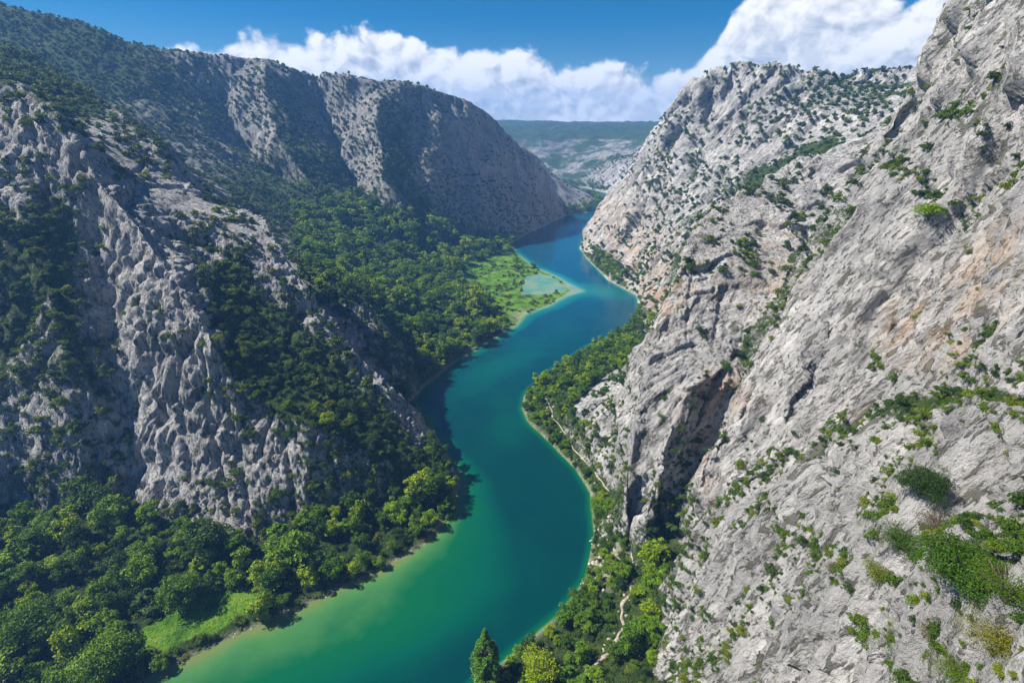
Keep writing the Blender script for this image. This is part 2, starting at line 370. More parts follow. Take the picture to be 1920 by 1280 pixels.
for lam, st, al, ar, kind, sd in ((60, 2, 3.2, 3.2, 'ridge', 1.1), (27, 3.2, 2.2, 2.4, 'billow', 2.2), (14, 3.4, .5, .9, 'ridge', 3.7), (7, 3.8, .40, .5, 'ridge', 4.9), (3.6, 3.8, .45, .32, 'ridge', 6.1), (1.9, 3.6, .55, .28, 'ridge', 7.7), (1.0, 2.8, .5, .24, 'ridge', 9.2), (.5, 1.6, .16, .14, 'billow', 10.2)):
    add(lr(al, ar * (1 + .8 * sstep(180, 330, RAD))) * (big if lam > 12 else 1) * (bare if lam < 20 else 1) * (1 - .65 * finb if 5 < lam < 20 else 1), lam, lambda a_, b_, c_, s_: octave(lam, st, sd, kind, a_, b_, c_))
# overlapping slabs on the right: each rises gently and breaks off on the near side
def slabs(lam, seed):
    def fn(a_, b_, c_, s_):
        ph = a_ / lam + c_ / (lam * 9) + 1.0 * octave(lam * 1.6, 4.5, seed, 'n', a_, b_, c_) + .16 * octave(lam * .3, 2.5, seed + 3, 'n', a_, b_, c_)
        fr = ph - np.floor(ph); k_ = np.floor(ph).astype(int)
        return (1 - fr) * sstep(0, .07, fr) * (.45 + .75 * ((k_ * 37) % 11) / 10) - .4
    return fn
calm = 1 - .75 * blur(fin.astype(float), 4) - .45 * blur(slab.astype(float), 4)
add(lr(.5, 3.0) * np.clip(RAD / 120, .4, 1.4) * calm, 17, slabs(17, 61))
add(lr(.7, 1.3) * bare, 6.0, slabs(6.0, 67))
add(lr(.4, .55) * bare, 2.3, slabs(2.3, 71))
# deep joints
d -= joint * rock
mod = sstep(-.25, .25, octave(30, 1, 51, 'n', QX, QY, QZ)) * np.clip(RAD / 130, .35, 1.3)
add(-2.6 * mod * (1 - .6 * finb), 3.5, lambda a_, b_, c_, s_: np.exp(-(octave(22, 4.5, 41, 'n', a_, b_, c_) / .07) ** 2))
add(-1.3 * mod, 2.2, lambda a_, b_, c_, s_: np.exp(-(octave(9, 4, 47, 'n', a_, b_, c_) / .10) ** 2))
# blocks: every cell of a jittered lattice is a facet with its own tilt and step
def facets(lam, stretch, seed, sel):
    p = np.stack([S_[sel] / lam, N_[sel] / lam, E_[sel] / (lam * stretch)], -1).astype(np.float32) + seed
    ip = np.floor(p).astype(np.int32); best = np.full(len(p), 9e9, np.float32); second = best.copy(); hid = np.zeros(len(p), np.int32); off = np.zeros_like(p)
    for dx in (-1, 0, 1):
        for dy in (-1, 0, 1):
            for dz in (-1, 0, 1):
                c = ip + np.array([dx, dy, dz], np.int32)
                h = _perm[_perm[_perm[c[:, 0] & 255] + (c[:, 1] & 255)] + (c[:, 2] & 255)]
                f = c + (.5 + .48 * _g[h])
                e = p - f; q = (e * e).sum(1)
                m = q < best
                second = np.where(m, best, np.minimum(second, q))
                best = np.where(m, q, best); hid = np.where(m, h, hid); off[m] = e[m]
    g = _g[(hid * 7 + 13) & 255]
    edge = np.sqrt(second) - np.sqrt(best)
    return .45 * g[:, 2] + (off * _g[(hid * 5 + 3) & 255]).sum(1) * .9 - .35 * np.exp(-(edge / .09) ** 2)
for lam, st, al, ar, sd in ((11, 3.6, .8, 1.7, 3.1), (4.2, 3.8, .75, .75, 9.7), (1.7, 3.2, .75, .42, 17.3)):
    add(lr(al, ar) * bare * (np.clip(RAD / 130, .45, 1.3) * (1 - .7 * finb) if lam > 4 else 1), lam, lambda a_, b_, c_, s_: facets(lam, st, sd, s_))
# ground roughness off the rock
d += (1 - rock) * land * (.5 * fade(6) * octave(6, 1, 21, 'n', X, Y, Zd) + .18 * fade(2) * octave(2, 1, 22, 'n', X, Y, Zd))
far_d = far_k * land * (18 * octave(170, 1, 31, 'ridge', GX, GY, Z) + 9 * octave(70, 1, 32, 'ridge', GX, GY, Z) + 5 * octave(28, 1, 33, 'billow', GX, GY, Z))
X = X + nrm[..., 0] * d; Y = Y + nrm[..., 1] * d; Zd = Zd + nrm[..., 2] * d * .9 + far_d * .8
Zd = np.where(water_in, np.minimum(Z, 0), np.maximum(Zd, np.minimum(Z, .15)))
S0 = np.where(is_right, -.26 * X + .966 * Y, X); N0 = np.where(is_right, -.68 * X - .18 * Y + .7 * Zd, Y); E0 = np.where(is_right, .68 * X + .18 * Y + .72 * Zd, Zd)
N2 = normals(X, Y, Zd)
print('relief', time.time() - T0)

# ------------------------------------------------------------------ mesh helpers
def mesh_from(name, verts, faces, mats=(), smooth=True, mat_idx=None, attrs=None, vec=None):
    me = bpy.data.meshes.new(name)
    verts = np.ascontiguousarray(verts, np.float32); faces = np.ascontiguousarray(faces, np.int32)
    n, k = faces.shape
    me.vertices.add(len(verts)); me.vertices.foreach_set('co', verts.ravel())
    me.loops.add(n * k); me.loops.foreach_set('vertex_index', faces.ravel())
    me.polygons.add(n); me.polygons.foreach_set('loop_start', np.arange(0, n * k, k, dtype=np.int32))
    try: me.polygons.foreach_set('loop_total', np.full(n, k, np.int32))
    except Exception: pass
    if mat_idx is not None: me.polygons.foreach_set('material_index', np.ascontiguousarray(mat_idx, np.int32))
    me.polygons.foreach_set('use_smooth', np.full(n, smooth))
    for m in mats: me.materials.append(m)
    for an, arr in (attrs or {}).items():
        at = me.attributes.new(an, 'FLOAT', 'POINT'); at.data.foreach_set('value', np.ascontiguousarray(arr, np.float32))
    if vec is not None:
        at = me.attributes.new('grain', 'FLOAT_VECTOR', 'POINT'); at.data.foreach_set('vector', np.ascontiguousarray(vec, np.float32).ravel())
    me.update(calc_edges=True)
    return me
def obj(name, me, parent=None, loc=None):
    o = bpy.data.objects.new(name, me); COL.objects.link(o)
    if parent: o.parent = parent
    if loc is not None: o.location = loc
    return o
def tag(o, label=None, cat=None, kind=None, group=None):
    if label: o['label'] = label
    if cat: o['category'] = cat
    if kind: o['kind'] = kind
    if group: o['group'] = group
    return o

# ------------------------------------------------------------------ node helpers
def new_mat(name):
    m = bpy.data.materials.new(name); m.use_nodes = True
    nt = m.node_tree; nt.nodes.clear()
    out = nt.nodes.new('ShaderNodeOutputMaterial')
    return m, nt, out
class NT:
    def __init__(s, nt): s.nt = nt
    def n(s, typ, ins=None, **props):
        nd = s.nt.nodes.new(typ)
        for k, v in props.items(): setattr(nd, k, v)
        for k, v in (ins or {}).items(): s.put(nd.inputs[k], v)
        return nd
    def put(s, sock, v):
        if isinstance(v, bpy.types.NodeSocket): s.nt.links.new(v, sock)
        elif isinstance(v, bpy.types.Node): s.nt.links.new(v.outputs[0], sock)
        elif v is not None:
            if hasattr(sock.default_value, '__len__') and not hasattr(v, '__len__'): v = [v] * len(sock.default_value)
            if hasattr(sock.default_value, '__len__') and len(sock.default_value) == 4 and len(v) == 3: v = (*v, 1)
            sock.default_value = v
    def math(s, op, a, b=None, c=None, clamp=False):
        nd = s.nt.nodes.new('ShaderNodeMath'); nd.operation = op; nd.use_clamp = clamp
        for i, v in enumerate((a, b, c)):
            if v is not None: s.put(nd.inputs[i], v)
        return nd.outputs[0]
    def mix(s, f, a, b, typ='RGBA', blend='MIX'):
        nd = s.nt.nodes.new('ShaderNodeMix'); nd.data_type = typ
        if typ == 'RGBA': nd.blend_type = blend
        ia, ib, o = {'RGBA': (6, 7, 2), 'FLOAT': (2, 3, 0)}[typ]
        s.put(nd.inputs[0], f); s.put(nd.inputs[ia], a); s.put(nd.inputs[ib], b)
        return nd.outputs[o]
    def ramp(s, f, stops, interp='LINEAR'):
        nd = s.nt.nodes.new('ShaderNodeValToRGB'); cr = nd.color_ramp; cr.interpolation = interp
        while len(cr.elements) > 1: cr.elements.remove(cr.elements[-1])
        for i, (p, c) in enumerate(stops):
            e = cr.elements[0] if i == 0 else cr.elements.new(p)
            e.position = p; e.color = (*c, 1) if hasattr(c, '__len__') else (c, c, c, 1)
        s.put(nd.inputs[0], f); return nd.outputs[0]
    def noise(s, vec, scale, detail=4, rough=.55, dist=0, out=0):
        nd = s.n('ShaderNodeTexNoise', {'Vector': vec, 'Scale': scale, 'Detail': detail, 'Roughness': rough, 'Distortion': dist}); return nd.outputs[out]
    def map(s, vec, scale=(1, 1, 1), loc=(0, 0, 0)):
        nd = s.n('ShaderNodeMapping', {'Vector': vec, 'Scale': scale, 'Location': loc}); return nd.outputs[0]
    def range(s, v, a, b, c=0, d=1, smooth=True):
        nd = s.n('ShaderNodeMapRange', {0: v, 1: a, 2: b, 3: c, 4: d}); nd.interpolation_type = 'SMOOTHSTEP' if smooth else 'LINEAR'; return nd.outputs[0]

def ground_material():
    m, nt, out = new_mat('limestone_and_scrub_ground'); k = NT(nt)
    pos = k.n('ShaderNodeTexCoord').outputs['Object']
    veg = k.n('ShaderNodeAttribute', attribute_name='veg').outputs['Fac']
    warm = k.n('ShaderNodeAttribute', attribute_name='warm').outputs['Fac']
    grass = k.n('ShaderNodeAttribute', attribute_name='grass').outputs['Fac']
    sand = k.n('ShaderNodeAttribute', attribute_name='sand').outputs['Fac']
    st = k.n('ShaderNodeAttribute', attribute_name='grain').outputs['Vector']
    n1 = k.noise(st, .05, 6, .6); n2 = k.noise(st, .35, 6, .65, .4); n3 = k.noise(st, 2.2, 5, .7); n4 = k.noise(pos, .9, 4, .6)
    c = k.ramp(n1, [(.32, (.35, .342, .332)), (.48, (.50, .482, .458)), (.62, (.63, .607, .572))])
    stk = k.map(st, (1, 1, .22))
    c = k.mix(k.range(k.noise(stk, .55, 6, .62), .50, .68, 0, .55), c, (.22, .212, .20))
    c = k.mix(k.range(k.noise(stk, .30, 5, .6), .57, .70, 0, .6), c, (.68, .65, .61))
    c = k.mix(k.range(n2, .35, .62, 0, .55), c, (.22, .215, .21))
    c = k.mix(k.range(n2, .52, .75, 0, .6), c, (.52, .505, .48))
    cr_s = k.n('ShaderNodeMapping', {'Vector': k.n('ShaderNodeVectorMath', {0: st, 1: k.n('ShaderNodeVectorMath', {0: k.n('ShaderNodeTexNoise', {'Vector': st, 'Scale': .5, 'Detail': 3}).outputs['Color'], 3: .45}, operation='SCALE').outputs[0]}, operation='ADD').outputs[0], 'Scale': (1, 1, .70)}).outputs[0]
    ck1 = k.range(k.noise(cr_s, 1.25, 6, .66), .555, .62)
    ck2 = k.range(k.noise(cr_s, .42, 6, .62), .575, .64)
    ck3 = k.math('MULTIPLY', k.range(k.noise(cr_s, .13, 7, .62), .58, .66), k.range(k.noise(cr_s, 2.2, 4, .65), .44, .56))
    ck = k.math('MAXIMUM', ck1, k.math('MAXIMUM', ck2, ck3))
    c = k.mix(k.math('MULTIPLY', ck, .78), c, k.mix(k.range(n4, .4, .6), (.075, .068, .055), (.06, .066, .030)))
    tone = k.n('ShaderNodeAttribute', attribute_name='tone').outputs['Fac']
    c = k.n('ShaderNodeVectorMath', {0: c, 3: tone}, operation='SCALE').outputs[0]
    # small crusts of moss and dry grass in the joints
    c = k.mix(k.math('MULTIPLY', k.range(n4, .55, .68), .55), c, (.10, .11, .04))
    wn = k.math('MULTIPLY', warm, k.range(k.noise(st, .25, 5, .65), .42, .62))
    c = k.mix(k.math('MULTIPLY', wn, .8), c, (.50, .33, .19))
    # earth and low growth between the shrubs
    vn = k.noise(pos, .22, 6, .7); vf = k.noise(pos, 1.6, 4, .7)
    vm = k.range(k.math('ADD', veg, k.math('MULTIPLY', k.math('SUBTRACT', k.math('ADD', k.math('MULTIPLY', vn, .55), k.math('MULTIPLY', vf, .45)), .5), 1.6)), .60, .84)
    soil = k.ramp(k.noise(pos, .6, 5, .7), [(.3, (.020, .038, .008)), (.52, (.040, .072, .012)), (.75, (.095, .10, .04))])
    c = k.mix(vm, c, soil)
    gcol = k.ramp(k.noise(pos, .12, 6, .7), [(.36, (.035, .10, .006)), (.5, (.10, .24, .010)), (.64, (.20, .31, .025))])
    c = k.mix(grass, c, gcol)
    sn = k.ramp(k.noise(pos, .4, 5, .7), [(.3, (.20, .21, .12)), (.7, (.48, .46, .33))])
    c = k.mix(sand, c, sn)
    h = k.math('ADD', k.math('MULTIPLY', k.noise(cr_s, 1.3, 7, .64), .62), k.math('MULTIPLY', k.noise(pos, 2.4, 7, .72), .46))
    h = k.math('ADD', h, k.math('MULTIPLY', ck, -.34))
    bp = k.n('ShaderNodeBump', {'Strength': 1.0, 'Distance': 1.6, 'Height': h})
    bs = k.n('ShaderNodeBsdfPrincipled', {'Base Color': c, 'Roughness': .92, 'Specular IOR Level': .15, 'Normal': bp})
    nt.links.new(bs.outputs[0], out.inputs[0])
    return m

def water_material():
    m, nt, out = new_mat('river_water'); k = NT(nt)
    pos = k.n('ShaderNodeTexCoord').outputs['Object']
    dep = k.n('ShaderNodeAttribute', attribute_name='depth').outputs['Fac']
    up = k.n('ShaderNodeAttribute', attribute_name='upstream').outputs['Fac']
    n = k.noise(pos, .05, 4, .6)
    d = k.math('ADD', dep, k.math('MULTIPLY', k.math('SUBTRACT', n, .5), .35))
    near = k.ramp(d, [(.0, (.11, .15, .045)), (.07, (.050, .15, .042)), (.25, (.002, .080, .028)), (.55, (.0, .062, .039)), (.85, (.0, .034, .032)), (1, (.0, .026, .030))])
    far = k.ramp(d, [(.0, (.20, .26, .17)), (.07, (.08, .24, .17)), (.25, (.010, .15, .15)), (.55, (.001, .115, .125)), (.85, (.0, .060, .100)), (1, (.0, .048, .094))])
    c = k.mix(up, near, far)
    w = k.math('ADD', k.noise(k.map(pos, (1, 1.6, 1)), .9, 5, .65), k.math('MULTIPLY', k.noise(k.map(pos, (1, 2.2, 1)), .16, 3, .6), 2.0))
    wp = k.range(k.noise(k.map(pos, (1, .5, 1)), .03, 3, .6), .38, .62, .10, .40)
    bp = k.n('ShaderNodeBump', {'Strength': wp, 'Distance': .3, 'Height': w})
    bs = k.n('ShaderNodeBsdfPrincipled', {'Base Color': c, 'Roughness': .12, 'IOR': 1.33, 'Specular IOR Level': .5, 'Normal': bp})
    nt.links.new(bs.outputs[0], out.inputs[0])
    return m
M_GROUND = ground_material(); M_WATER = water_material()

# ------------------------------------------------------------------ ground cover fields
def blob(u, v, ru, rv, rot=0):
    a, b = U - u, V - v; c, s = math.cos(rot), math.sin(rot)
    return np.exp(-(((a * c + b * s) / ru) ** 2 + ((-a * s + b * c) / rv) ** 2))
gn = noise(GX / 14, GY / 14, Z * 0) + .5 * noise(GX / 5, GY / 5, Z * 0 + 4)
grass = np.zeros_like(Z)
meadow_poly = np.array([P(*q, z=1.2)[:2] for q in ((955,478),(905,495),(868,508),(880,540),(925,560),(955,590),(968,610),(990,585),(1030,570),(1068,546),(1050,522),(1000,500),(966,474))])
inm = in_poly(X, Y, meadow_poly)
dm = np.full(Z.shape, 99., np.float32); nb = (np.abs(X) < 90) & (Y > 250) & (Y < 600)
dm[nb] = dist_line(X[nb], Y[nb], [tuple(p) for p in meadow_poly] + [tuple(meadow_poly[0])])
grass = np.maximum(grass, np.where(inm, 1, np.exp(-(dm / 5) ** 2)) * sstep(-.1, .25, gn + .32))
lawn_poly = np.array([P(*q, z=1.5)[:2] for q in ((320,1150),(390,1112),(460,1095),(500,1115),(458,1148),(398,1182),(335,1204),(250,1238),(150,1290),(60,1290))])
inl = in_poly(X + 4 * noise(X / 7, Y / 7, X * 0 + 12), Y + 4 * noise(X / 7, Y / 7, X * 0 + 18), lawn_poly)
grass = np.maximum(grass, inl * .95)
grass *= ~water_in
veg = np.clip(dens - .3 * steep * (1 - dens), 0, 1)
veg = np.maximum(veg, ((land < .9) & ~water_in & (slope0 < .9)) * .95)
veg = np.where(slope0 < .28, np.maximum(veg, .85), veg)
veg = np.where((slope0 > 1.5), veg * .75, veg)
veg = blur(veg, 3)
warm = np.clip(1.0 * blob(1850, 540, 42, 130, .3) + .45 * blob(1750, 620, 70, 70) + .6 * blob(1450, 500, 60, 80) + blob(1680, 590, 40, 60) * .8 + blob(1340, 740, 60, 40, -.6) + blob(1200, 500, 120, 80) * .6 + blob(1320, 870, 20, 80) * .6 + blob(1150, 420, 60, 60) * .5 + blob(1235, 560, 40, 40) + blob(850, 320, 110, 90) * .45 + blob(1590, 780, 30, 40) * .4, 0, 1)
sand = np.clip(np.exp(-(ds / 1.2) ** 2) * (Zd < 1.2), 0, 1) * .6
pool_poly = np.array([P(*q, z=0)[:2] for q in ((985,520),(1010,512),(1040,522),(1062,540),(1052,548),(1010,552),(975,552))])
inpool = in_poly(X + 3.5 * noise(X / 6, Y / 6, X * 0 + 2), Y + 5 * noise(X / 6, Y / 6, X * 0 + 8), pool_poly)
Zd = np.where(inpool, -.35, Zd)
grass = np.where(inpool, 0, grass); sand = np.where(inpool, 1, sand)
sand = np.maximum(sand, np.clip(blob(990, 592, 26, 10), 0, 1) * (Zd < 2))
sand = np.maximum(sand, np.clip(blob(1150, 1050, 30, 45) * 1.5 * (noise(X / 2, Y / 2, Z) > -.1), 0, 1) * (slope0 < 1) * .9)

# ------------------------------------------------------------------ ground objects, cut from the one sheet by place
idx = np.arange(NA * NR).reshape(NR, NA)
quads = np.stack([idx[:-1, :-1], idx[1:, :-1], idx[1:, 1:], idx[:-1, 1:]], -1)      # wound to face up
cent = lambda a: a[:-1, :-1]
q_water = cent(water_in & (ds > 1.5)); q_far = cent((GY > 1090) | (RAD > 1300)); q_right = cent(np.where(near, dr < dl, GX > .15 * GY))
q_rock = cent(blur(rock, 6) > .45)
region = np.where(q_water, 0, np.where(q_far, 1, np.where(q_right, 2, 4) + np.where(q_rock, 0, 1)))
VERT = np.stack([X, Y, Zd], -1).reshape(-1, 3)
fw = sstep(1000, 1150, RAD)
veg = veg * (1 - fw) + fw * np.clip(np.where(Zd > 84, 1.2, .76) + .55 * noise(X / 60, Y / 60, Zd / 25) + .35 * noise(X / 22, Y / 22, Zd / 10) + .3 * noise(X / 9, Y / 9, Zd / 9), 0, 1)
tone = np.where(is_right, 1.0, .90 - .22 * sstep(330, 430, RAD)) * (1 - .25 * fw)  # left rock colour darkened, the far wall most, to deepen its shade
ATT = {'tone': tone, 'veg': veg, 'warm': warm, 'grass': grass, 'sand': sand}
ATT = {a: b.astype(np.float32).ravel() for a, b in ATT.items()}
GRAIN = np.stack([S0, N0, E0 * .38], -1).reshape(-1, 3).astype(np.float32)
def cut(name, code, label):
    f = quads[region == code]
    if not len(f): return
    used, inv = np.unique(f, return_inverse=True)
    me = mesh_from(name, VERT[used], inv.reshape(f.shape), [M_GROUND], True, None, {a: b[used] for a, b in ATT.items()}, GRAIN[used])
    return tag(obj(name, me), label, kind='structure')
cut('riverbed', 0, 'sandy bed under the green river')
cut('hills', 1, 'distant blue hills closing the canyon')
cut('cliffs', 2, 'pale grey limestone cliffs on the right side of the canyon')
cut('riverbank', 3, 'wooded strip and slopes along the right side of the river')
cut('mountain', 4, 'grey rock walls and fins on the left side of the canyon')
cut('terrain', 5, 'overgrown slopes and flats on the left side of the river')

# water: a sheet a little wider than the river, its depth from the distance to the banks
sub = 3
WX, WY = GX[::sub, ::sub], GY[::sub, ::sub]
wd = ds[::sub, ::sub]; wi = water_in[::sub, ::sub]
sd = np.where(wi, wd, 0)
keep = blur((wi | (wd < 5) | inpool[::sub, ::sub]).astype(float), 2) > .01
wu, wv, wf = project(np.stack([WX, WY, WX * 0], -1))
def wblob(u, v, ru, rv, rot=0):
    a, b = wu - u, wv - v; c, s = math.cos(rot), math.sin(rot)
    return np.exp(-(((a * c + b * s) / ru) ** 2 + ((-a * s + b * c) / rv) ** 2))
wl, wr_ = np.where(wi, dl[::sub, ::sub], 0), np.where(wi, dr[::sub, ::sub], 0)
shelf_l = np.interp(WY, [60, 100, 130, 160, 200, 280, 340, 420, 520, 700, 1000], [38, 30, 16, 6, 7, 8, 14, 10, 4, 5, 5])
depth = np.minimum(wl / shelf_l, 1) * .9
depth = np.minimum(depth, np.minimum(wr_ / np.interp(WY, [60, 200, 300, 700], [2.5, 3, 3, 4]), 1) * .9 + .1)
depth -= .5 * wblob(1105, 545, 85, 13, .1) + .25 * wblob(930, 690, 120, 26, -.5) + .2 * wblob(960, 790, 40, 50)
depth -= .22 * wblob(720, 1190, 260, 60, -.35)
ip_ = inpool[::sub, ::sub]
depth = np.where(ip_, 3e-2 + .13 * np.abs(noise(WX / 5, WY / 9, WX * 0 + 3)), depth)
depth = np.clip(depth + .04 * noise(WX / 20, WY / 20, WX * 0), 0, 1)
n_, m_ = WX.shape
wix = np.arange(n_ * m_).reshape(n_, m_)
wq = np.stack([wix[:-1, :-1], wix[1:, :-1], wix[1:, 1:], wix[:-1, 1:]], -1)[keep[:-1, :-1] & keep[1:, 1:] & keep[:-1, 1:] & keep[1:, :-1]]
used, inv = np.unique(wq, return_inverse=True)
wverts = np.stack([WX.ravel()[used], WY.ravel()[used], np.zeros(len(used))], 1)
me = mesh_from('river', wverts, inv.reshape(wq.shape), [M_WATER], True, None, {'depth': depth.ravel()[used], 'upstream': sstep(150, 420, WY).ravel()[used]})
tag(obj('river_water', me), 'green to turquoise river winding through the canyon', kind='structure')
print('ground', time.time() - T0)

# ------------------------------------------------------------------ plants
def leaf_material(name, cols, transl=.3):
    m, nt, out = new_mat(name); k = NT(nt)
    rnd = k.n('ShaderNodeObjectInfo').outputs['Random']
    pos = k.n('ShaderNodeTexCoord').outputs['Object']
    c = k.ramp(rnd, cols)
    lf = k.n('ShaderNodeAttribute', attribute_name='leaf').outputs['Fac']
    c = k.n('ShaderNodeHueSaturation', {'Hue': k.math('MULTIPLY_ADD', lf, .045, .464), 'Saturation': 1.05, 'Value': k.math('MULTIPLY_ADD', lf, 1.3, .35), 'Color': c}).outputs[0]
    d = k.n('ShaderNodeBsdfPrincipled', {'Base Color': c, 'Roughness': .6, 'Specular IOR Level': .25})
    t = k.n('ShaderNodeBsdfTranslucent', {'Color': k.mix(.5, c, (.14, .20, .015))})
    mx = k.n('ShaderNodeMixShader', {0: transl, 1: d, 2: t}); nt.links.new(mx.outputs[0], out.inputs[0])
    return m
M_LEAF = leaf_material('broadleaf_foliage', [(0, (.026, .070, .006)), (.35, (.072, .170, .007)), (.7, (.155, .28, .009)), (1, (.25, .35, .013))])
M_SCRUB = leaf_material('scrub_foliage', [(0, (.020, .050, .008)), (.45, (.050, .108, .010)), (.8, (.095, .155, .013)), (1, (.15, .19, .018))], .3)
M_DARK = leaf_material('cypress_foliage', [(0, (.065, .17, .016)), (1, (.09, .20, .02))], .15)
M_YELLOW = leaf_material('broom_foliage', [(0, (.15, .16, .012)), (1, (.19, .19, .015))])
M_TWIG = leaf_material('dry_twigs', [(0, (.10, .085, .05)), (1, (.15, .13, .075))], .05)
def plain(name, col, rough=.85, sc=6):
    m, nt, out = new_mat(name); k = NT(nt)
    n = k.noise(k.n('ShaderNodeTexCoord').outputs['Object'], sc, 5, .65)
    c = k.mix(k.range(n, .35, .68), tuple(x * .6 for x in col), tuple(min(1, x * 1.25) for x in col))
    bp = k.n('ShaderNodeBump', {'Strength': .5, 'Distance': .1, 'Height': n})
    b = k.n('ShaderNodeBsdfPrincipled', {'Base Color': c, 'Roughness': rough, 'Specular IOR Level': .2, 'Normal': bp}); nt.links.new(b.outputs[0], out.inputs[0])
    return m
M_BARK = plain('bark', (.12, .095, .07)); M_STONE = plain('pale_stone', (.44, .39, .33), .9, 2.5); M_PATH = plain('path_gravel', (.34, .29, .22), .95, 1.2)

def leaves(centres, radii, per, size, r, shell=.75, flat=.75):
    """quads on the skins of many small leaf clumps, facing outwards"""
    n = len(centres) * per
    ci = np.repeat(np.arange(len(centres)), per)
    v = r.normal(size=(n, 3)); v /= np.linalg.norm(v, axis=1)[:, None]
    v[:, 2] = np.where(v[:, 2] < -.35, -v[:, 2], v[:, 2])
    rad = radii[ci] * (shell + (1 - shell) * r.random(n) + .25 * (r.random(n) < .12))
    p = centres[ci] + v * rad[:, None] * np.array([1, 1, flat])
    nn = v + .75 * r.normal(size=(n, 3)); nn[:, 2] += .3
    nn /= np.linalg.norm(nn, axis=1)[:, None]
    t = np.cross(nn, r.normal(size=(n, 3))); t /= np.linalg.norm(t, axis=1)[:, None]
    b = np.cross(nn, t)
    s = size * (.6 + .8 * r.random(n))[:, None]
    q = np.stack([p - t * s * .5, p + b * s * .38 + nn * s * .06, p + t * s * .5, p - b * s * .38 + nn * s * .06], 1).reshape(-1, 3)
    return q, np.arange(n * 4).reshape(-1, 4), np.repeat(np.clip(r.normal(.5, .22, n), 0, 1), 4)
def crown_mesh(name, mat, R, H, base, nclump, per, size, seed, shape='round'):
    r = np.random.default_rng(seed)
    v = r.normal(size=(nclump, 3)); v /= np.linalg.norm(v, axis=1)[:, None]
    k = r.random(nclump) ** .42
    if shape == 'round':
        c = v * k[:, None] * np.array([R * .78, R * .78, H * .40]) * (1 + .22 * r.normal(size=(nclump, 1)))
        c[:, 2] += base + H * .5
        rad = R * (.24 + .16 * r.random(nclump))
    elif shape == 'cone':
        h = r.random(nclump) ** 1.35; a = r.random(nclump) * 6.283
        rr = R * (np.sin(np.clip(h * 1.0 + .12, 0, 1) * math.pi) ** .75 * .55 + (1 - h) * .42) * (.55 + .45 * r.random(nclump))
        c = np.stack([rr * np.cos(a), rr * np.sin(a), base + H * h * .97], 1)
        rad = R * (.20 + .16 * r.random(nclump)) * (1.1 - .75 * h)
    else:                                   # low and spreading, from the ground up
        c = v * k[:, None] * np.array([R * .8, R * .8, H * .5]) * (1 + .25 * r.normal(size=(nclump, 1)))
        c[:, 2] = np.abs(c[:, 2]) + base + H * .22
        rad = R * (.24 + .18 * r.random(nclump))
    q, f, lf = leaves(c, rad, per, size, r)
    return mesh_from(name, q, f, [mat], False, None, {'leaf': lf})
def tube(path, rads, n=7):
    path = np.array(path, float); vs, fs = [], []
    for i, (p, ra) in enumerate(zip(path, rads)):
        t = path[min(i + 1, len(path) - 1)] - path[max(i - 1, 0)]; t /= np.linalg.norm(t)
        a = np.cross(t, (0.3, 1, .1)); a /= np.linalg.norm(a); b = np.cross(t, a)
        for k_ in range(n):
            an = 6.2832 * k_ / n; vs.append(p + ra * (math.cos(an) * a + math.sin(an) * b))
    for i in range(len(path) - 1):
        for k_ in range(n):
            fs.append((i * n + k_, i * n + (k_ + 1) % n, (i + 1) * n + (k_ + 1) % n, (i + 1) * n + k_))
    return vs, fs
def trunk_mesh(name, h, ra, nl, spread, seed):
    r = random.Random(seed); V_, F_ = [], []
    def add(p, q):
        v, f = tube(p, q); o = len(V_); V_.extend(v); F_.extend([tuple(i + o for i in g) for g in f])
    top = (r.uniform(-.1, .1) * h, r.uniform(-.1, .1) * h, h)
    add([(0, 0, -.8), (0, 0, 0), (top[0] * .4, top[1] * .4, h * .5), top], [ra * 1.5, ra * 1.15, ra * .8, ra * .25])
    for i in range(nl):
        a = 6.283 * i / nl + r.uniform(-.4, .4); z = h * r.uniform(.3, .7); s = spread * r.uniform(.6, 1)
        add([(top[0] * .4, top[1] * .4, z), (s * .5 * math.cos(a), s * .5 * math.sin(a), z + h * .18), (s * math.cos(a), s * math.sin(a), z + h * .3)], [ra * .55, ra * .35, ra * .1])
    return mesh_from(name, np.array(V_), np.array(F_), [M_BARK])

# unit plants: crown radius 1, scaled when planted
TREE_HI = [(crown_mesh('tree_crown', M_LEAF, 1, 1.75 + .15 * i, .25, 34, 62, .135, 100 + i), trunk_mesh('tree_trunk', 1.5, .075, 5, .65, i)) for i in range(5)]
CONE_HI = [(crown_mesh('tree_crown', M_LEAF, 1, 3.0, .3, 44, 52, .15, 140 + i, 'cone'), trunk_mesh('tree_trunk', 2.4, .08, 6, .4, 20 + i)) for i in range(2)]
TREE_LO = [crown_mesh('tree_crown_far', M_LEAF, 1, 1.7 + .2 * i, .2, 20, 26, .25, 160 + i) for i in range(4)]
SHRUB_HI = [crown_mesh('shrub_crown', M_SCRUB, 1, 1.15 + .15 * i, -.1, 22, 48, .15, 180 + i, 'low') for i in range(4)]
SHRUB_LO = [crown_mesh('shrub_crown_far', M_SCRUB, 1, 1.2 + .2 * i, -.1, 13, 18, .30, 190 + i, 'low') for i in range(4)]

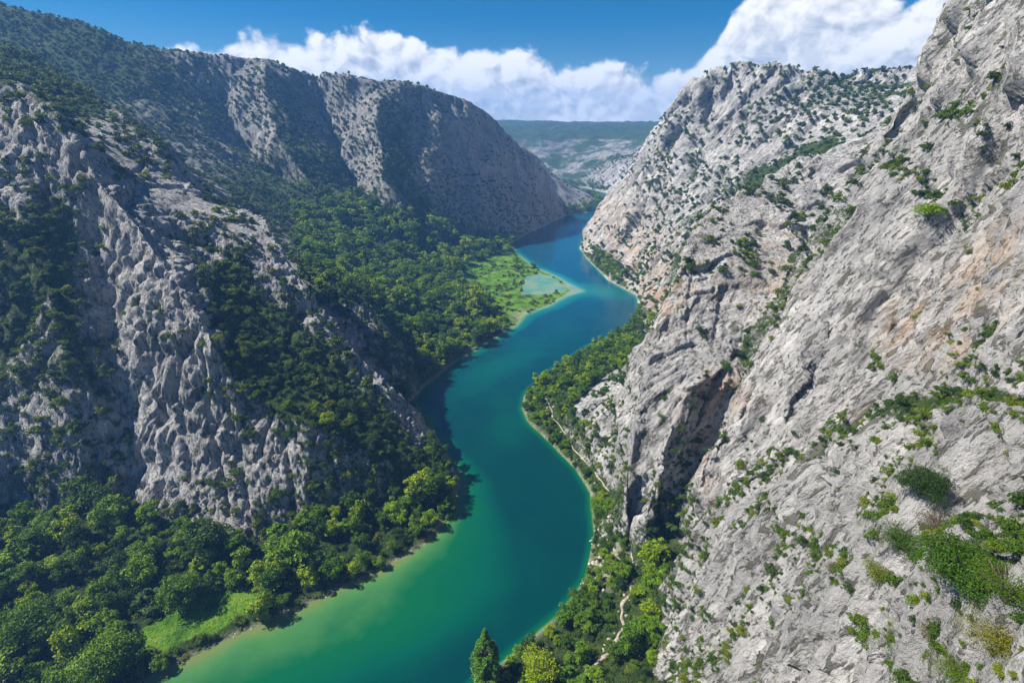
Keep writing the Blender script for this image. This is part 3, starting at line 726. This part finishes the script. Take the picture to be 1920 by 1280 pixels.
# ---- where things can be seen from (coarse depth buffer over the ground), to leave out what lies wholly behind ridges
PU, PV, PF = project(VERT.astype(float))
BW = 8; bw, bh = 1920 // BW + 40, 1280 // BW + 40
def bucket(u, v): return np.clip((u / BW + 20).astype(int), 0, bw - 1), np.clip((v / BW + 20).astype(int), 0, bh - 1)
zb = np.full((bh, bw), 9e9); bi, bj = bucket(PU, PV); okp = PF > 2
np.minimum.at(zb, (bj[okp], bi[okp]), PF[okp])
zb_ = zb.copy()
for dx in (-1, 0, 1):
    for dy in (-1, 0, 1):
        zb_ = np.maximum(zb_, np.where(np.roll(zb, (dy, dx), (0, 1)) > 8e9, 0, np.roll(zb, (dy, dx), (0, 1))))
def seen(p, tol=6.0):
    u, v, f = project(p); i, j = bucket(u, v)
    return (f > 2) & (u > -160) & (u < 2080) & (v > -140) & (v < 1420) & (f < np.maximum(zb_[j, i], zb[j, i]) * 1.02 + tol)
def hit(u, v, rad=5):
    m = np.nonzero((np.abs(PU - u) < rad) & (np.abs(PV - v) < rad) & (PF > 2))[0]
    if len(m) < 4: return hit(u, v, rad * 2)
    m = m[PF[m] < PF[m].min() * 1.05 + .5]
    return VERT[m[np.argmin((PU[m] - u) ** 2 + (PV[m] - v) ** 2)]]

# ---- the footpath
pp = np.array(PATH3)
def ground_z(x, y):
    ia, ir = to_grid(np.asarray(x, float), np.asarray(y, float), NA, NR)
    ia = np.clip(np.rint(ia).astype(int), 0, NA - 1); ir = np.clip(np.rint(ir).astype(int), 0, NR - 1)
    return Zd[ir, ia]
tt = np.linspace(0, len(pp) - 1, 160); PATH = np.stack([np.interp(tt, np.arange(len(pp)), pp[:, i]) for i in (0, 1)], 1)
for _ in range(3): PATH[1:-1] = .25 * PATH[:-2] + .5 * PATH[1:-1] + .25 * PATH[2:]
PATH[:, 0] += .45 * np.sin(tt * 5.3) + .3 * np.sin(tt * 11.7 + 1); tg = np.gradient(PATH, axis=0); tg /= np.linalg.norm(tg, axis=1)[:, None]; nr_ = np.stack([-tg[:, 1], tg[:, 0]], 1)
pz = np.interp(tt, np.arange(len(pp)), pp[:, 2])
rows = []
for k_ in np.linspace(-1, 1, 5):
    w = (.32 + .10 * np.sin(tt * 9)) * k_
    q = PATH + nr_ * w[:, None]
    rows.append(np.stack([q[:, 0], q[:, 1], pz + .35 - .1 * k_ * k_], 1))
pv = np.stack(rows, 1); nP = len(PATH)
pi_ = np.arange(nP * 5).reshape(nP, 5)
pf = np.stack([pi_[:-1, :-1], pi_[:-1, 1:], pi_[1:, 1:], pi_[1:, :-1]], -1).reshape(-1, 4)[:, ::-1]
tag(obj('footpath', mesh_from('footpath', pv.reshape(-1, 3), pf, [M_PATH])), 'narrow pale stony footpath along the right bank', kind='structure')

# ---- sow
NZ = np.clip(N2[..., 2], .12, 1)
area = (RAD ** 2 * (A1 - A0) / (NA - 1) * (LR1 - LR0) / (NR - 1) / NZ)
flat_seen = (seen(VERT.astype(float)).reshape(Z.shape)) & ~water_in & (ds > .6) & (RAD < 1150)
clump = .8 * noise(X / 30 + 4, Y / 30, Zd / 30) + 1.0 * noise(X / 11, Y / 11, Zd / 11) + .7 * noise(X / 4.5 + 9, Y / 4.5, Zd / 4.5)
slope1 = np.sqrt(1 - blur(N2[..., 2], 2).clip(.05, 1) ** 2) / blur(N2[..., 2], 2).clip(.05, 1)
open_ground = (grass > .5) | inl | inm | inpool
lawn_room = blur(inl.astype(float), 60) > .35
stony = sstep(.3, .6, blob(1130, 1045, 26, 40))
wood = sstep(.80, .93, dens + .12 * clump) * (slope0 < np.where(GY < 200, .55, .95)) * ~open_ground * (GY < 620) * (Zd < 55)
strip = (land < .97) & ~water_in & (slope0 < 1.3) & ~open_ground & (ds < 25)
wood = np.maximum(wood, strip * 1.0) * (dpath > 1.9) * (1 - .85 * stony) * flat_seen * ~lawn_room
scrub = sstep(.12, .62, dens * 1.18 - .15 + .85 * clump) * np.clip(dens * 6, 0, 1) * (1 - sstep(1.6, 2.6, slope1) * .55) * np.where(wood < .3, 1, .3) * ~open_ground * (dpath > .9) * flat_seen
tufts = (inm & ~inpool) * .7 * (clump > .05) * flat_seen
def sow(weight, spacing, n_try, seed, size):
    """points on the ground, drawn by area and weight, kept spacing(x) apart"""
    r = np.random.default_rng(seed)
    w = (weight * area / spacing ** 2).ravel(); tot = w.sum()
    n = int(min(n_try, tot * 1.6))
    ids = r.choice(len(w), n, p=w / tot)
    pts = VERT[ids].astype(float); sp = spacing.ravel()[ids]
    out, cells = [], {}
    cs = 2.0
    for i in range(n):
        p = pts[i]; s = sp[i] * .82; kx, ky, kz = int(p[0] // cs), int(p[1] // cs), int(p[2] // cs); m = int(s // cs) + 1
        bad = False
        for a in range(kx - m, kx + m + 1):
            for b in range(ky - m, ky + m + 1):
                for c in range(kz - m, kz + m + 1):
                    for q in cells.get((a, b, c), ()):
                        if (q[0] - p[0]) ** 2 + (q[1] - p[1]) ** 2 + (q[2] - p[2]) ** 2 < s * s: bad = True; break
                    if bad: break
                if bad: break
            if bad: break
        if bad: continue
        cells.setdefault((kx, ky, kz), []).append(p); out.append(ids[i])
    return np.array(out, int)
left_near = (~is_right) & (GY < 190)
t_sp = np.where(left_near, 3.9, np.where(is_right, 2.6, 4.2)) * np.where(RAD > 400, 1.25, 1)
tree_ids = sow(wood, t_sp, 9000, 5, None)
s_sp = np.where(is_right, np.clip(RAD / 105, .75, 3.4), np.clip(RAD / 80, 1.2, 3.8))
shrub_ids = sow(scrub, s_sp, 70000, 6, None)
tuft_ids = sow(tufts.astype(float), np.full(Z.shape, 3.0), 400, 8, None)
print('sown', len(tree_ids), len(shrub_ids), time.time() - T0)

r = np.random.default_rng(12)
tp = VERT[tree_ids].astype(float); tsz = t_sp.ravel()[tree_ids] * .58 * np.clip(np.exp(r.normal(.05, .28, len(tp))), .5, 1.9) * np.where(r.random(len(tp)) < .12, 1.3, 1)
tsz *= np.clip(.55 + ds.ravel()[tree_ids] / 6, .55, 1)
tsz *= np.where((~is_right.ravel()[tree_ids]) & (GY.ravel()[tree_ids] < 230) & (Zd.ravel()[tree_ids] > 14), .56, 1)
right_t = is_right.ravel()[tree_ids]
su, sv, sf = project(tp)
inframe = (su > -30) & (su < 1950) & (sv > 0) & (sv < 1310)
score = np.where(inframe & seen(tp, 2.5), tsz / sf, 0)
order = np.argsort(-score)
near_t, far_t = order[:290], order[290:]
def zone(i, cone):
    x, y = tp[i, 0], tp[i, 1]; w = ds.ravel()[tree_ids[i]]; sh = 'narrow pointed' if cone else 'round'
    if right_t[i]:
        edge = 'on the waterline' if w < 5 else 'well back from the water'
        if y < 88: return '%s tree %s by the lower footpath' % (sh, edge)
        if y < 150: return 'small %s tree %s below the right rock fin' % (sh, edge)
        return 'small %s tree %s on the wooded point' % (sh, edge)
    if y < 150:
        where = "at the water's edge" if w < 7 else 'at the foot of the rock face' if w > 24 else 'in the middle of the wood'
        if sv[i] > 1085: return 'bright %s tree %s near the small lawn' % (sh, where)
        if su[i] < 260: return 'dense %s tree %s at the left edge' % (sh, where)
        if su[i] < 480: return 'leafy %s tree %s below the pale rock face' % (sh, where)
        return 'leafy %s tree %s under the rock point' % (sh, where)
    return '%s green tree %s behind the long rock fin' % (sh, 'by the water' if w < 8 else 'higher up in the wood')
for n_, i in enumerate(near_t):
    cone = r.random() < (.22 if right_t[i] else .10)
    lab = zone(i, bool(cone)); grp = 'trees: ' + lab
    cm, tm = (CONE_HI if cone else TREE_HI)[int(r.integers(2 if cone else 5))]
    e = bpy.data.objects.new('broadleaf_tree', None); COL.objects.link(e); e.empty_display_size = .3
    s = tsz[i]; e.location = tp[i] - np.array([0, 0, .15 * s]); e.scale = (s * r.uniform(.9, 1.1), s * r.uniform(.9, 1.1), s * r.uniform(.85, 1.2) * (.62 if cone else 1))
    e.rotation_euler = (r.normal(0, .05), r.normal(0, .05), r.uniform(0, 6.28))
    tag(e, lab, 'tree', None, grp)
    obj('crown', cm, e); obj('trunk', tm, e)

def scatter(name, label, pts, sizes, tilt, meshes, seed):
    r = np.random.default_rng(seed); n = len(pts)
    me = bpy.data.meshes.new(name); me.vertices.add(n); me.vertices.foreach_set('co', np.ascontiguousarray(pts, np.float32).ravel())
    def at(nm, ty, arr, key='value'):
        a = me.attributes.new(nm, ty, 'POINT'); a.data.foreach_set(key, np.ascontiguousarray(arr).ravel())
    at('rot', 'FLOAT_VECTOR', np.stack([r.normal(0, tilt, n), r.normal(0, tilt, n), r.uniform(0, 6.283, n)], 1).astype(np.float32), 'vector')
    at('scl', 'FLOAT_VECTOR', (np.asarray(sizes)[:, None] * np.stack([r.uniform(.85, 1.15, n), r.uniform(.85, 1.15, n), r.uniform(.75, 1.2, n)], 1)).astype(np.float32), 'vector')
    at('pick', 'INT', r.integers(0, len(meshes), n).astype(np.int32))
    o = obj(name, me); tag(o, label, None, 'stuff')
    c = bpy.data.collections.new(name + '_kinds')
    for i, m_ in enumerate(meshes):
        c.objects.link(bpy.data.objects.new('%s_%s' % (name, 'abcdefgh'[i]), m_))
    ng = bpy.data.node_groups.new(name, 'GeometryNodeTree')
    ng.interface.new_socket('Geometry', in_out='INPUT', socket_type='NodeSocketGeometry'); ng.interface.new_socket('Geometry', in_out='OUTPUT', socket_type='NodeSocketGeometry')
    N = ng.nodes; gi = N.new('NodeGroupInput'); go = N.new('NodeGroupOutput'); ip = N.new('GeometryNodeInstanceOnPoints'); ci = N.new('GeometryNodeCollectionInfo')
    ci.inputs['Collection'].default_value = c; ci.inputs['Separate Children'].default_value = True; ci.inputs['Reset Children'].default_value = True
    def na(nm, ty):
        q = N.new('GeometryNodeInputNamedAttribute'); q.data_type = ty; q.inputs['Name'].default_value = nm; return q.outputs['Attribute']
    lk = ng.links.new
    e2r = N.new('FunctionNodeEulerToRotation'); lk(na('rot', 'FLOAT_VECTOR'), e2r.inputs[0])
    lk(gi.outputs[0], ip.inputs['Points']); lk(ci.outputs[0], ip.inputs['Instance']); ip.inputs['Pick Instance'].default_value = True
    lk(na('pick', 'INT'), ip.inputs['Instance Index']); lk(e2r.outputs[0], ip.inputs['Rotation']); lk(na('scl', 'FLOAT_VECTOR'), ip.inputs['Scale']); lk(ip.outputs[0], go.inputs[0])
    md = o.modifiers.new('plants', 'NODES'); md.node_group = ng
    return o
mid = sf[far_t] < 210
scatter('woods', 'dense green woods covering the flats and slopes beside the river', tp[far_t[~mid]] - [0, 0, .2], tsz[far_t[~mid]], .06, TREE_LO, 1)
scatter('thicket', 'thick green growth filling the banks between the nearest trees', tp[far_t[mid]] - [0, 0, .2], tsz[far_t[mid]], .06, [a for a, b in TREE_HI], 2)
tf = VERT[tuft_ids].astype(float)
print('meadow bushes', len(tf))
for p in tf[:160]:
    o = obj('meadow_bush', SHRUB_LO[int(r.integers(4))]); s = r.uniform(.8, 2.0); o.location = p - np.array([0, 0, .1]); o.scale = (s, s, s * r.uniform(.6, 1)); o.rotation_euler = (0, 0, r.uniform(0, 6.28))
    tag(o, 'dark low bush standing in the bright green meadow by the spit', 'bush', None, 'bushes on the meadow')

sp_ = VERT[shrub_ids].astype(float); ssz = s_sp.ravel()[shrub_ids] * .54 * np.clip(np.exp(r.normal(0, .42, len(sp_))), .35, 2.3)
ssz = np.minimum(ssz, 2.3)
hu, hv, hf = project(sp_)
inframe = (hu > 0) & (hu < 1920) & (hv > 0) & (hv < 1280)
score = np.where(inframe & seen(sp_, 1.0), ssz / hf, 0); order = np.argsort(-score)
near_s, far_s = order[:280], order[280:]
right_s = is_right.ravel()[shrub_ids]
def szone(i):
    u, v = hu[i], hv[i]
    if right_s[i]:
        if v > 1000: return ('small wiry shrub on the pale spur at the lower right', 'shrubs on the near spur') if u > 1560 else ('little green bush on the pale slab above the right bank trees', 'bushes on the lower slab')
        if v > 700: return 'dark shrub in the scrubby gully above the pale spur', 'shrubs in the gully above the spur'
        if u > 1640: return 'shrub clinging to the steep upper right rock wall', 'shrubs on the upper right wall'
        return 'bush in a crack of the tall grey buttress on the right', 'bushes on the right buttress'
    if u < 260: return 'dark bush on the overgrown flank at the left edge', 'bushes on the left flank'
    if v < 500: return 'small bush on the upper part of the left rock fins', 'bushes on the upper fins'
    return 'sunlit green bush on the slope between the two rock fins', 'bushes between the rock fins'
for i in near_s:
    lab, grp = szone(i)
    o = obj('shrub', SHRUB_HI[int(r.integers(4))]); s = ssz[i]
    o.location = sp_[i] - np.array([0, 0, .1 * s]); o.scale = (s, s * r.uniform(.85, 1.15), s * r.uniform(.75, 1.15)); o.rotation_euler = (r.normal(0, .15), r.normal(0, .15), r.uniform(0, 6.28))
    tag(o, lab, 'shrub', None, grp)
mid = hf[far_s] < 170
scatter('shrubbery', 'dark green scrub scattered over the near slopes and rock faces', sp_[far_s[mid]] - [0, 0, .1], ssz[far_s[mid]], .15, SHRUB_HI, 4)
scatter('undergrowth', 'dark scrub dotted over the distant canyon walls and plateau', sp_[far_s[~mid]] - [0, 0, .15], ssz[far_s[~mid]], .12, SHRUB_LO, 5)

# ---- plants one can point to
def big_shrub(u, v, R, H, mat, name, label, cat, seed, size=.11, n=60, per=90, sink=.15, tw=True):
    p = hit(u, v); e = bpy.data.objects.new(name, None); COL.objects.link(e); e.location = p - np.array([0, 0, sink * H])
    tag(e, label, cat)
    obj('foliage', crown_mesh(name + '_foliage', mat, R, H, 0, n, per, size, seed, 'low'), e)
    rr = random.Random(seed); V_, F_ = [], []
    for q in range(9):
        a = rr.uniform(0, 6.28); s = R * rr.uniform(.3, .8)
        v_, f_ = tube([(0, 0, -.5), (s * .4 * math.cos(a), s * .4 * math.sin(a), H * .35), (s * math.cos(a), s * math.sin(a), H * rr.uniform(.6, .9))], [.06 * R, .04 * R, .012 * R], 5)
        o_ = len(V_); V_ += v_; F_ += [tuple(i + o_ for i in g) for g in f_]
    obj('stems', mesh_from(name + '_stems', np.array(V_), np.array(F_), [M_BARK]), e)
    return e
big_shrub(1725, 925, 1.8, 2.6, leaf_material('bush_foliage', [(0, (.024, .060, .010)), (1, (.034, .078, .012))]), 'round_bush', 'single round dark green bush alone on the bare pale rock', 'bush', 301, .08, 80, 240, sink=-.08)
big_shrub(1812, 1075, 2.9, 3.4, leaf_material('bright_foliage', [(0, (.034, .092, .006)), (1, (.05, .115, .008))]), 'large_shrub', 'largest bright green shrub on the spur at the lower right', 'shrub', 302, .10, 70, 480)
big_shrub(1690, 1020, 2.3, 2.2, M_SCRUB, 'wiry_shrub', 'olive green wiry shrub left of the largest bright shrub', 'shrub', 303, .065, 50, 190)
big_shrub(1755, 990, 2.0, 1.8, M_TWIG, 'dry_shrub', 'brownish twiggy shrub behind the largest bright shrub', 'shrub', 304, .055, 50, 170)
big_shrub(1890, 1215, 2.2, 1.6, M_YELLOW, 'broom_bush', 'yellow flowering broom bush in the bottom right corner', 'bush', 305, .055, 60, 220)
big_shrub(1650, 1080, 1.6, 1.4, M_SCRUB, 'low_shrub', 'low spreading shrub on the edge of the white slab', 'shrub', 306, .06, 40, 150)
big_shrub(1680, 1215, 1.7, 1.3, M_SCRUB, 'low_shrub', 'dark low shrub below the white slab near the bottom edge', 'shrub', 307, .055, 50, 150)
big_shrub(1755, 1190, 1.4, 1.2, M_TWIG, 'dry_shrub', 'dry brown shrub between the bright shrub and the bottom edge', 'shrub', 308, .05, 40, 150)
big_shrub(1790, 1262, 1.5, 1.2, M_SCRUB, 'wiry_shrub', 'olive shrub beside the yellow broom at the bottom edge', 'shrub', 309, .055, 50, 150)
big_shrub(1885, 1110, 2.0, 1.8, M_SCRUB, 'wiry_shrub', 'dark shrub on the right edge behind the yellow broom', 'shrub', 311, .055, 60, 190)
big_shrub(1560, 1070, 1.1, 1.0, M_TWIG, 'dry_shrub', 'small grey brown shrub on the white slab left of the scrub', 'shrub', 312, .06, 40, 110)
big_shrub(1745, 400, 2.6, 2.6, M_LEAF, 'leafy_bush', 'lush green bush in the cleft of the upper right wall', 'bush', 310, .2, 60, 70)

def big_tree(x, y, R, H, mat, name, label, seed, shape='round', n=120, per=90, size=.38):
    e = bpy.data.objects.new(name, None); COL.objects.link(e); e.location = (x, y, float(ground_z([x], [y])[0]) - .2)
    tag(e, label, 'tree')
    obj('crown', crown_mesh(name + '_crown', mat, R, H * .85, H * .13, n, per, size, seed, shape), e)
    obj('trunk', trunk_mesh(name + '_trunk', H * .75, R * .085, 7, R * .6, seed), e)
q = P(912, 1275, z=.8)
big_tree(q[0], q[1], 3.4, 16.5, M_DARK, 'cypress_tree', 'tall pointed dark green tree standing at the water edge, bottom centre', 401, 'cone', 170, 80, .34)
q = P(345, 1135, z=2); big_tree(q[0], q[1], 4.6, 8.5, M_LEAF, 'spreading_tree', 'large spreading tree casting its shadow on the small lawn', 402)
q = P(205, 1255, z=2); big_tree(q[0], q[1], 6.2, 9.0, M_LEAF, 'spreading_tree', 'broad dark tree at the lower left beside the riverbank', 403)
q = P(60, 1200, z=4); big_tree(q[0], q[1], 5.6, 10, M_LEAF, 'spreading_tree', 'tall bright green tree at the lower left edge', 404)
q = P(1010, 1270, z=2); big_tree(q[0], q[1], 4.0, 6.5, M_LEAF, 'leafy_tree', 'bright green leafy tree right of the tall pointed tree', 405, 'round', 90, 80, .3)

# ---- stones
def stone_mesh(seed):
    r = np.random.default_rng(seed); import bmesh
    bm = bmesh.new(); bmesh.ops.create_icosphere(bm, subdivisions=2, radius=1)
    pl = r.normal(size=(9, 3)); pl /= np.linalg.norm(pl, axis=1)[:, None]; hh = r.uniform(.55, .9, 9)
    for v in bm.verts:
        p = np.array(v.co)
        for n_, h_ in zip(pl, hh):
            dd = p @ n_ - h_
            if dd > 0: p = p - n_ * dd
        v.co = p * np.array([1, .8, .65])
    me = bpy.data.meshes.new('boulder'); bm.to_mesh(me); bm.free(); me.materials.append(M_STONE); return me
STONES = [stone_mesh(i) for i in range(5)]
def stones(pts, lo, hi, label, group, seed):
    r = np.random.default_rng(seed)
    for x, y in pts:
        s = lo + (hi - lo) * r.random() ** 2; o = obj('boulder', STONES[int(r.integers(5))])
        o.location = (x, y, float(ground_z([x], [y])[0]) + .15 * s); o.scale = (s, s * r.uniform(.7, 1.1), s * r.uniform(.6, 1)); o.rotation_euler = (r.uniform(-.4, .4), r.uniform(-.4, .4), r.uniform(0, 6.3))
        tag(o, label, 'rock', None, group)
rr = np.random.default_rng(77)
k_ = rr.integers(0, nP, 70); stones(PATH[k_] + nr_[k_] * (rr.choice([-1, 1], 70) * rr.uniform(.8, 1.5, 70))[:, None], .25, .65, 'pale stone lining the footpath', 'stones along the footpath', 1)
bp_ = [P(rr.normal(1128, 12), rr.normal(1048, 24), z=4)[:2] for _ in range(70)]
stones(bp_, .25, .95, 'pinkish white rock in the rockfall at the right water edge', 'rocks of the rockfall on the right bank', 2)
def along(line, a, b, n, off, rr=rr):
    l = np.array([p[:2] for p in line[a:b]]); s = np.concatenate([[0], np.cumsum(np.hypot(*np.diff(l, axis=0).T))]); t = rr.uniform(0, s[-1], n)
    return np.stack([np.interp(t, s, l[:, 0]), np.interp(t, s, l[:, 1])], 1) + rr.normal(0, off, (n, 2))
stones(along(right_shore, 3, 12, 90, .4), .15, .45, 'small pale rock on the waterline of the right bank', 'rocks on the right waterline', 3)
stones([tuple(P(8, 1272, z=4)[:2])], 3.6, 3.7, 'large grey rock in the bottom left corner', 'rock in the corner', 9)
stones(along(left_shore, 1, 8, 60, .4), .12, .34, 'small pale rock on the waterline of the near left bank', 'rocks on the left waterline', 4)
print('planted', time.time() - T0)

# ------------------------------------------------------------------ light, sky, camera
SUN_AZ, SUN_EL = math.radians(-88), math.radians(49)          # bearing from +Y (clockwise), height
sd_ = (math.sin(SUN_AZ) * math.cos(SUN_EL), math.cos(SUN_AZ) * math.cos(SUN_EL), math.sin(SUN_EL))
from mathutils import Vector
sl = bpy.data.lights.new('sun', 'SUN'); sl.energy = 5.0; sl.angle = math.radians(.5); sl.color = (1, .95, .88)
so = bpy.data.objects.new('sun', sl); COL.objects.link(so)
so.rotation_euler = Vector(sd_).to_track_quat('Z', 'Y').to_euler()
world = bpy.data.worlds.new('World'); scene.world = world; world.use_nodes = True
wt = world.node_tree; wt.nodes.clear(); k = NT(wt)
skyn = k.n('ShaderNodeTexSky', sky_type='NISHITA'); skyn.sun_disc = False; skyn.sun_elevation = SUN_EL; skyn.sun_rotation = SUN_AZ
skyn.altitude = 1200; skyn.air_density = 1.0; skyn.dust_density = .25; skyn.ozone_density = 2.5
SKY_S = .08
blue = k.n('ShaderNodeHueSaturation', {'Saturation': 1.7, 'Value': .50, 'Color': skyn}).outputs[0]
dirv = k.n('ShaderNodeTexCoord').outputs['Generated']
sx = k.n('ShaderNodeSeparateXYZ', {0: dirv}); dx_, dy_, dz_ = sx.outputs
az = k.math('ARCTAN2', dx_, dy_); el = k.math('ARCSINE', dz_)
def azel(u, v):
    x, y, z = ray(u, v); return math.atan2(x, y), math.asin(z / math.sqrt(x * x + y * y + z * z))
AZ0, AZ1, EL1 = -1.0, 1.0, .5
def skyline(pts):
    st = []
    for u, v in pts:
        a, e = azel(u, v); st.append(((a - AZ0) / (AZ1 - AZ0), max(0, e / EL1)))
    return k.math('MULTIPLY', k.ramp(k.range(az, AZ0, AZ1, 0, 1, False), st), EL1)
top = skyline([(100,150),(340,98),(400,84),(480,74),(560,86),(640,80),(672,62),(705,40),(740,48),(790,74),(840,90),(890,104),(950,106),(990,100),(1025,112),(1045,134),(1100,128),(1180,126),(1280,138),(1318,120),(1350,75),(1368,30),(1400,-10),(1500,-45),(1640,-40),(1720,-10),(1775,-25),(1806,0),(1830,60),(1900,90)])
warp = k.map(dirv, (1, 1, 1.25))
n_a = k.noise(warp, 9, 9, .56); n_b = k.noise(warp, 26, 7, .6)
wob = k.n('ShaderNodeVectorMath', {0: k.n('ShaderNodeTexNoise', {'Vector': dirv, 'Scale': 14, 'Detail': 5}).outputs['Color'], 3: .05}, operation='SCALE').outputs[0]
def billows(off):
    v = k.n('ShaderNodeVectorMath', {0: k.map(dirv, (1, 1, 1.2), off), 1: wob}, operation='ADD').outputs[0]
    tot = None
    for sc, w in ((9, .5), (21, .28), (48, .15), (110, .07)):
        f = k.n('ShaderNodeTexVoronoi', {'Vector': v, 'Scale': sc}, feature='F1')
        t = k.math('MULTIPLY', f.outputs['Distance'], -w); tot = t if tot is None else k.math('ADD', tot, t)
    return tot
bl0 = billows((0, 0, 0)); bl1 = billows((-.010, 0, .016))
puff = k.math('ADD', k.math('MULTIPLY', k.math('ADD', bl0, .56), .085), k.math('MULTIPLY', k.math('SUBTRACT', n_b, .5), .04))
gap = k.math('SUBTRACT', top, el)
mask = k.range(k.math('ADD', gap, puff), -.006, .014)
# thinner, layered cloud towards the horizon
lay = k.noise(k.map(dirv, (1, 1, 4.5)), 7, 8, .6)
lowm = k.range(lay, .36, .60)
depth_in = k.range(gap, .05, .16)
mask = k.math('MULTIPLY', mask, k.mix(depth_in, 1.0, k.math('MULTIPLY_ADD', lowm, .75, .25), 'FLOAT'))
lit = k.math('MULTIPLY', k.math('SUBTRACT', bl0, bl1), 3.0)
shade = k.math('ADD', k.math('ADD', k.math('MULTIPLY', lit, 1.0), .80), k.math('MULTIPLY', k.math('SUBTRACT', gap, .05), -2.2), clamp=True)
shade = k.math('MAXIMUM', shade, k.math('MULTIPLY', lowm, .62))
ccol = k.ramp(shade, [(0, (.17, .20, .25)), (.35, (.30, .325, .36)), (.7, (.475, .48, .49)), (1, (.60, .595, .58))])
ccol = k.n('ShaderNodeVectorMath', {0: ccol, 3: 1 / SKY_S}, operation='SCALE').outputs[0]
mixed = k.mix(mask, blue, ccol)
bg = k.n('ShaderNodeBackground', {'Color': mixed, 'Strength': SKY_S})
wo = k.n('ShaderNodeOutputWorld'); wt.links.new(bg.outputs[0], wo.inputs[0])

# the air: one even box of haze round everything
hz, hnt, hout = new_mat('haze'); hk = NT(hnt)
hv = hk.n('ShaderNodeVolumePrincipled', {'Color': (.18, .46, 1.0), 'Density': .00032, 'Anisotropy': .1}); hnt.links.new(hv.outputs[0], hout.inputs['Volume'])
x0, x1, y0, y1, z0, z1 = -3100, 3100, -500, 3100, -7, 275
bv = [(x, y, z) for z in (z0, z1) for y in (y0, y1) for x in (x0, x1)]
bf = [(0, 2, 3, 1), (4, 5, 7, 6), (0, 1, 5, 4), (2, 6, 7, 3), (0, 4, 6, 2), (1, 3, 7, 5)]
tag(obj('haze', mesh_from('haze', np.array(bv), np.array(bf), [hz], False)), 'thin bluish air filling the canyon', kind='stuff')

cd = bpy.data.cameras.new('camera'); cd.sensor_width = 36; cd.lens = 18; cd.clip_start = .5; cd.clip_end = 20000
co = bpy.data.objects.new('camera', cd); COL.objects.link(co)
co.location = (0, 0, CAM_H); co.rotation_euler = (math.pi / 2 - PITCH, 0, 0)
scene.camera = co
scene.view_settings.view_transform = 'Standard'; scene.view_settings.look = 'None'; scene.view_settings.exposure = 1.05; scene.view_settings.gamma = 1
scene.cycles.use_denoising = True; scene.cycles.use_adaptive_sampling = True; scene.cycles.adaptive_threshold = .02; scene.cycles.max_bounces = 4; scene.cycles.diffuse_bounces = 2; scene.cycles.glossy_bounces = 2; scene.cycles.transmission_bounces = 2; scene.cycles.volume_bounces = 0
print('done', time.time() - T0)
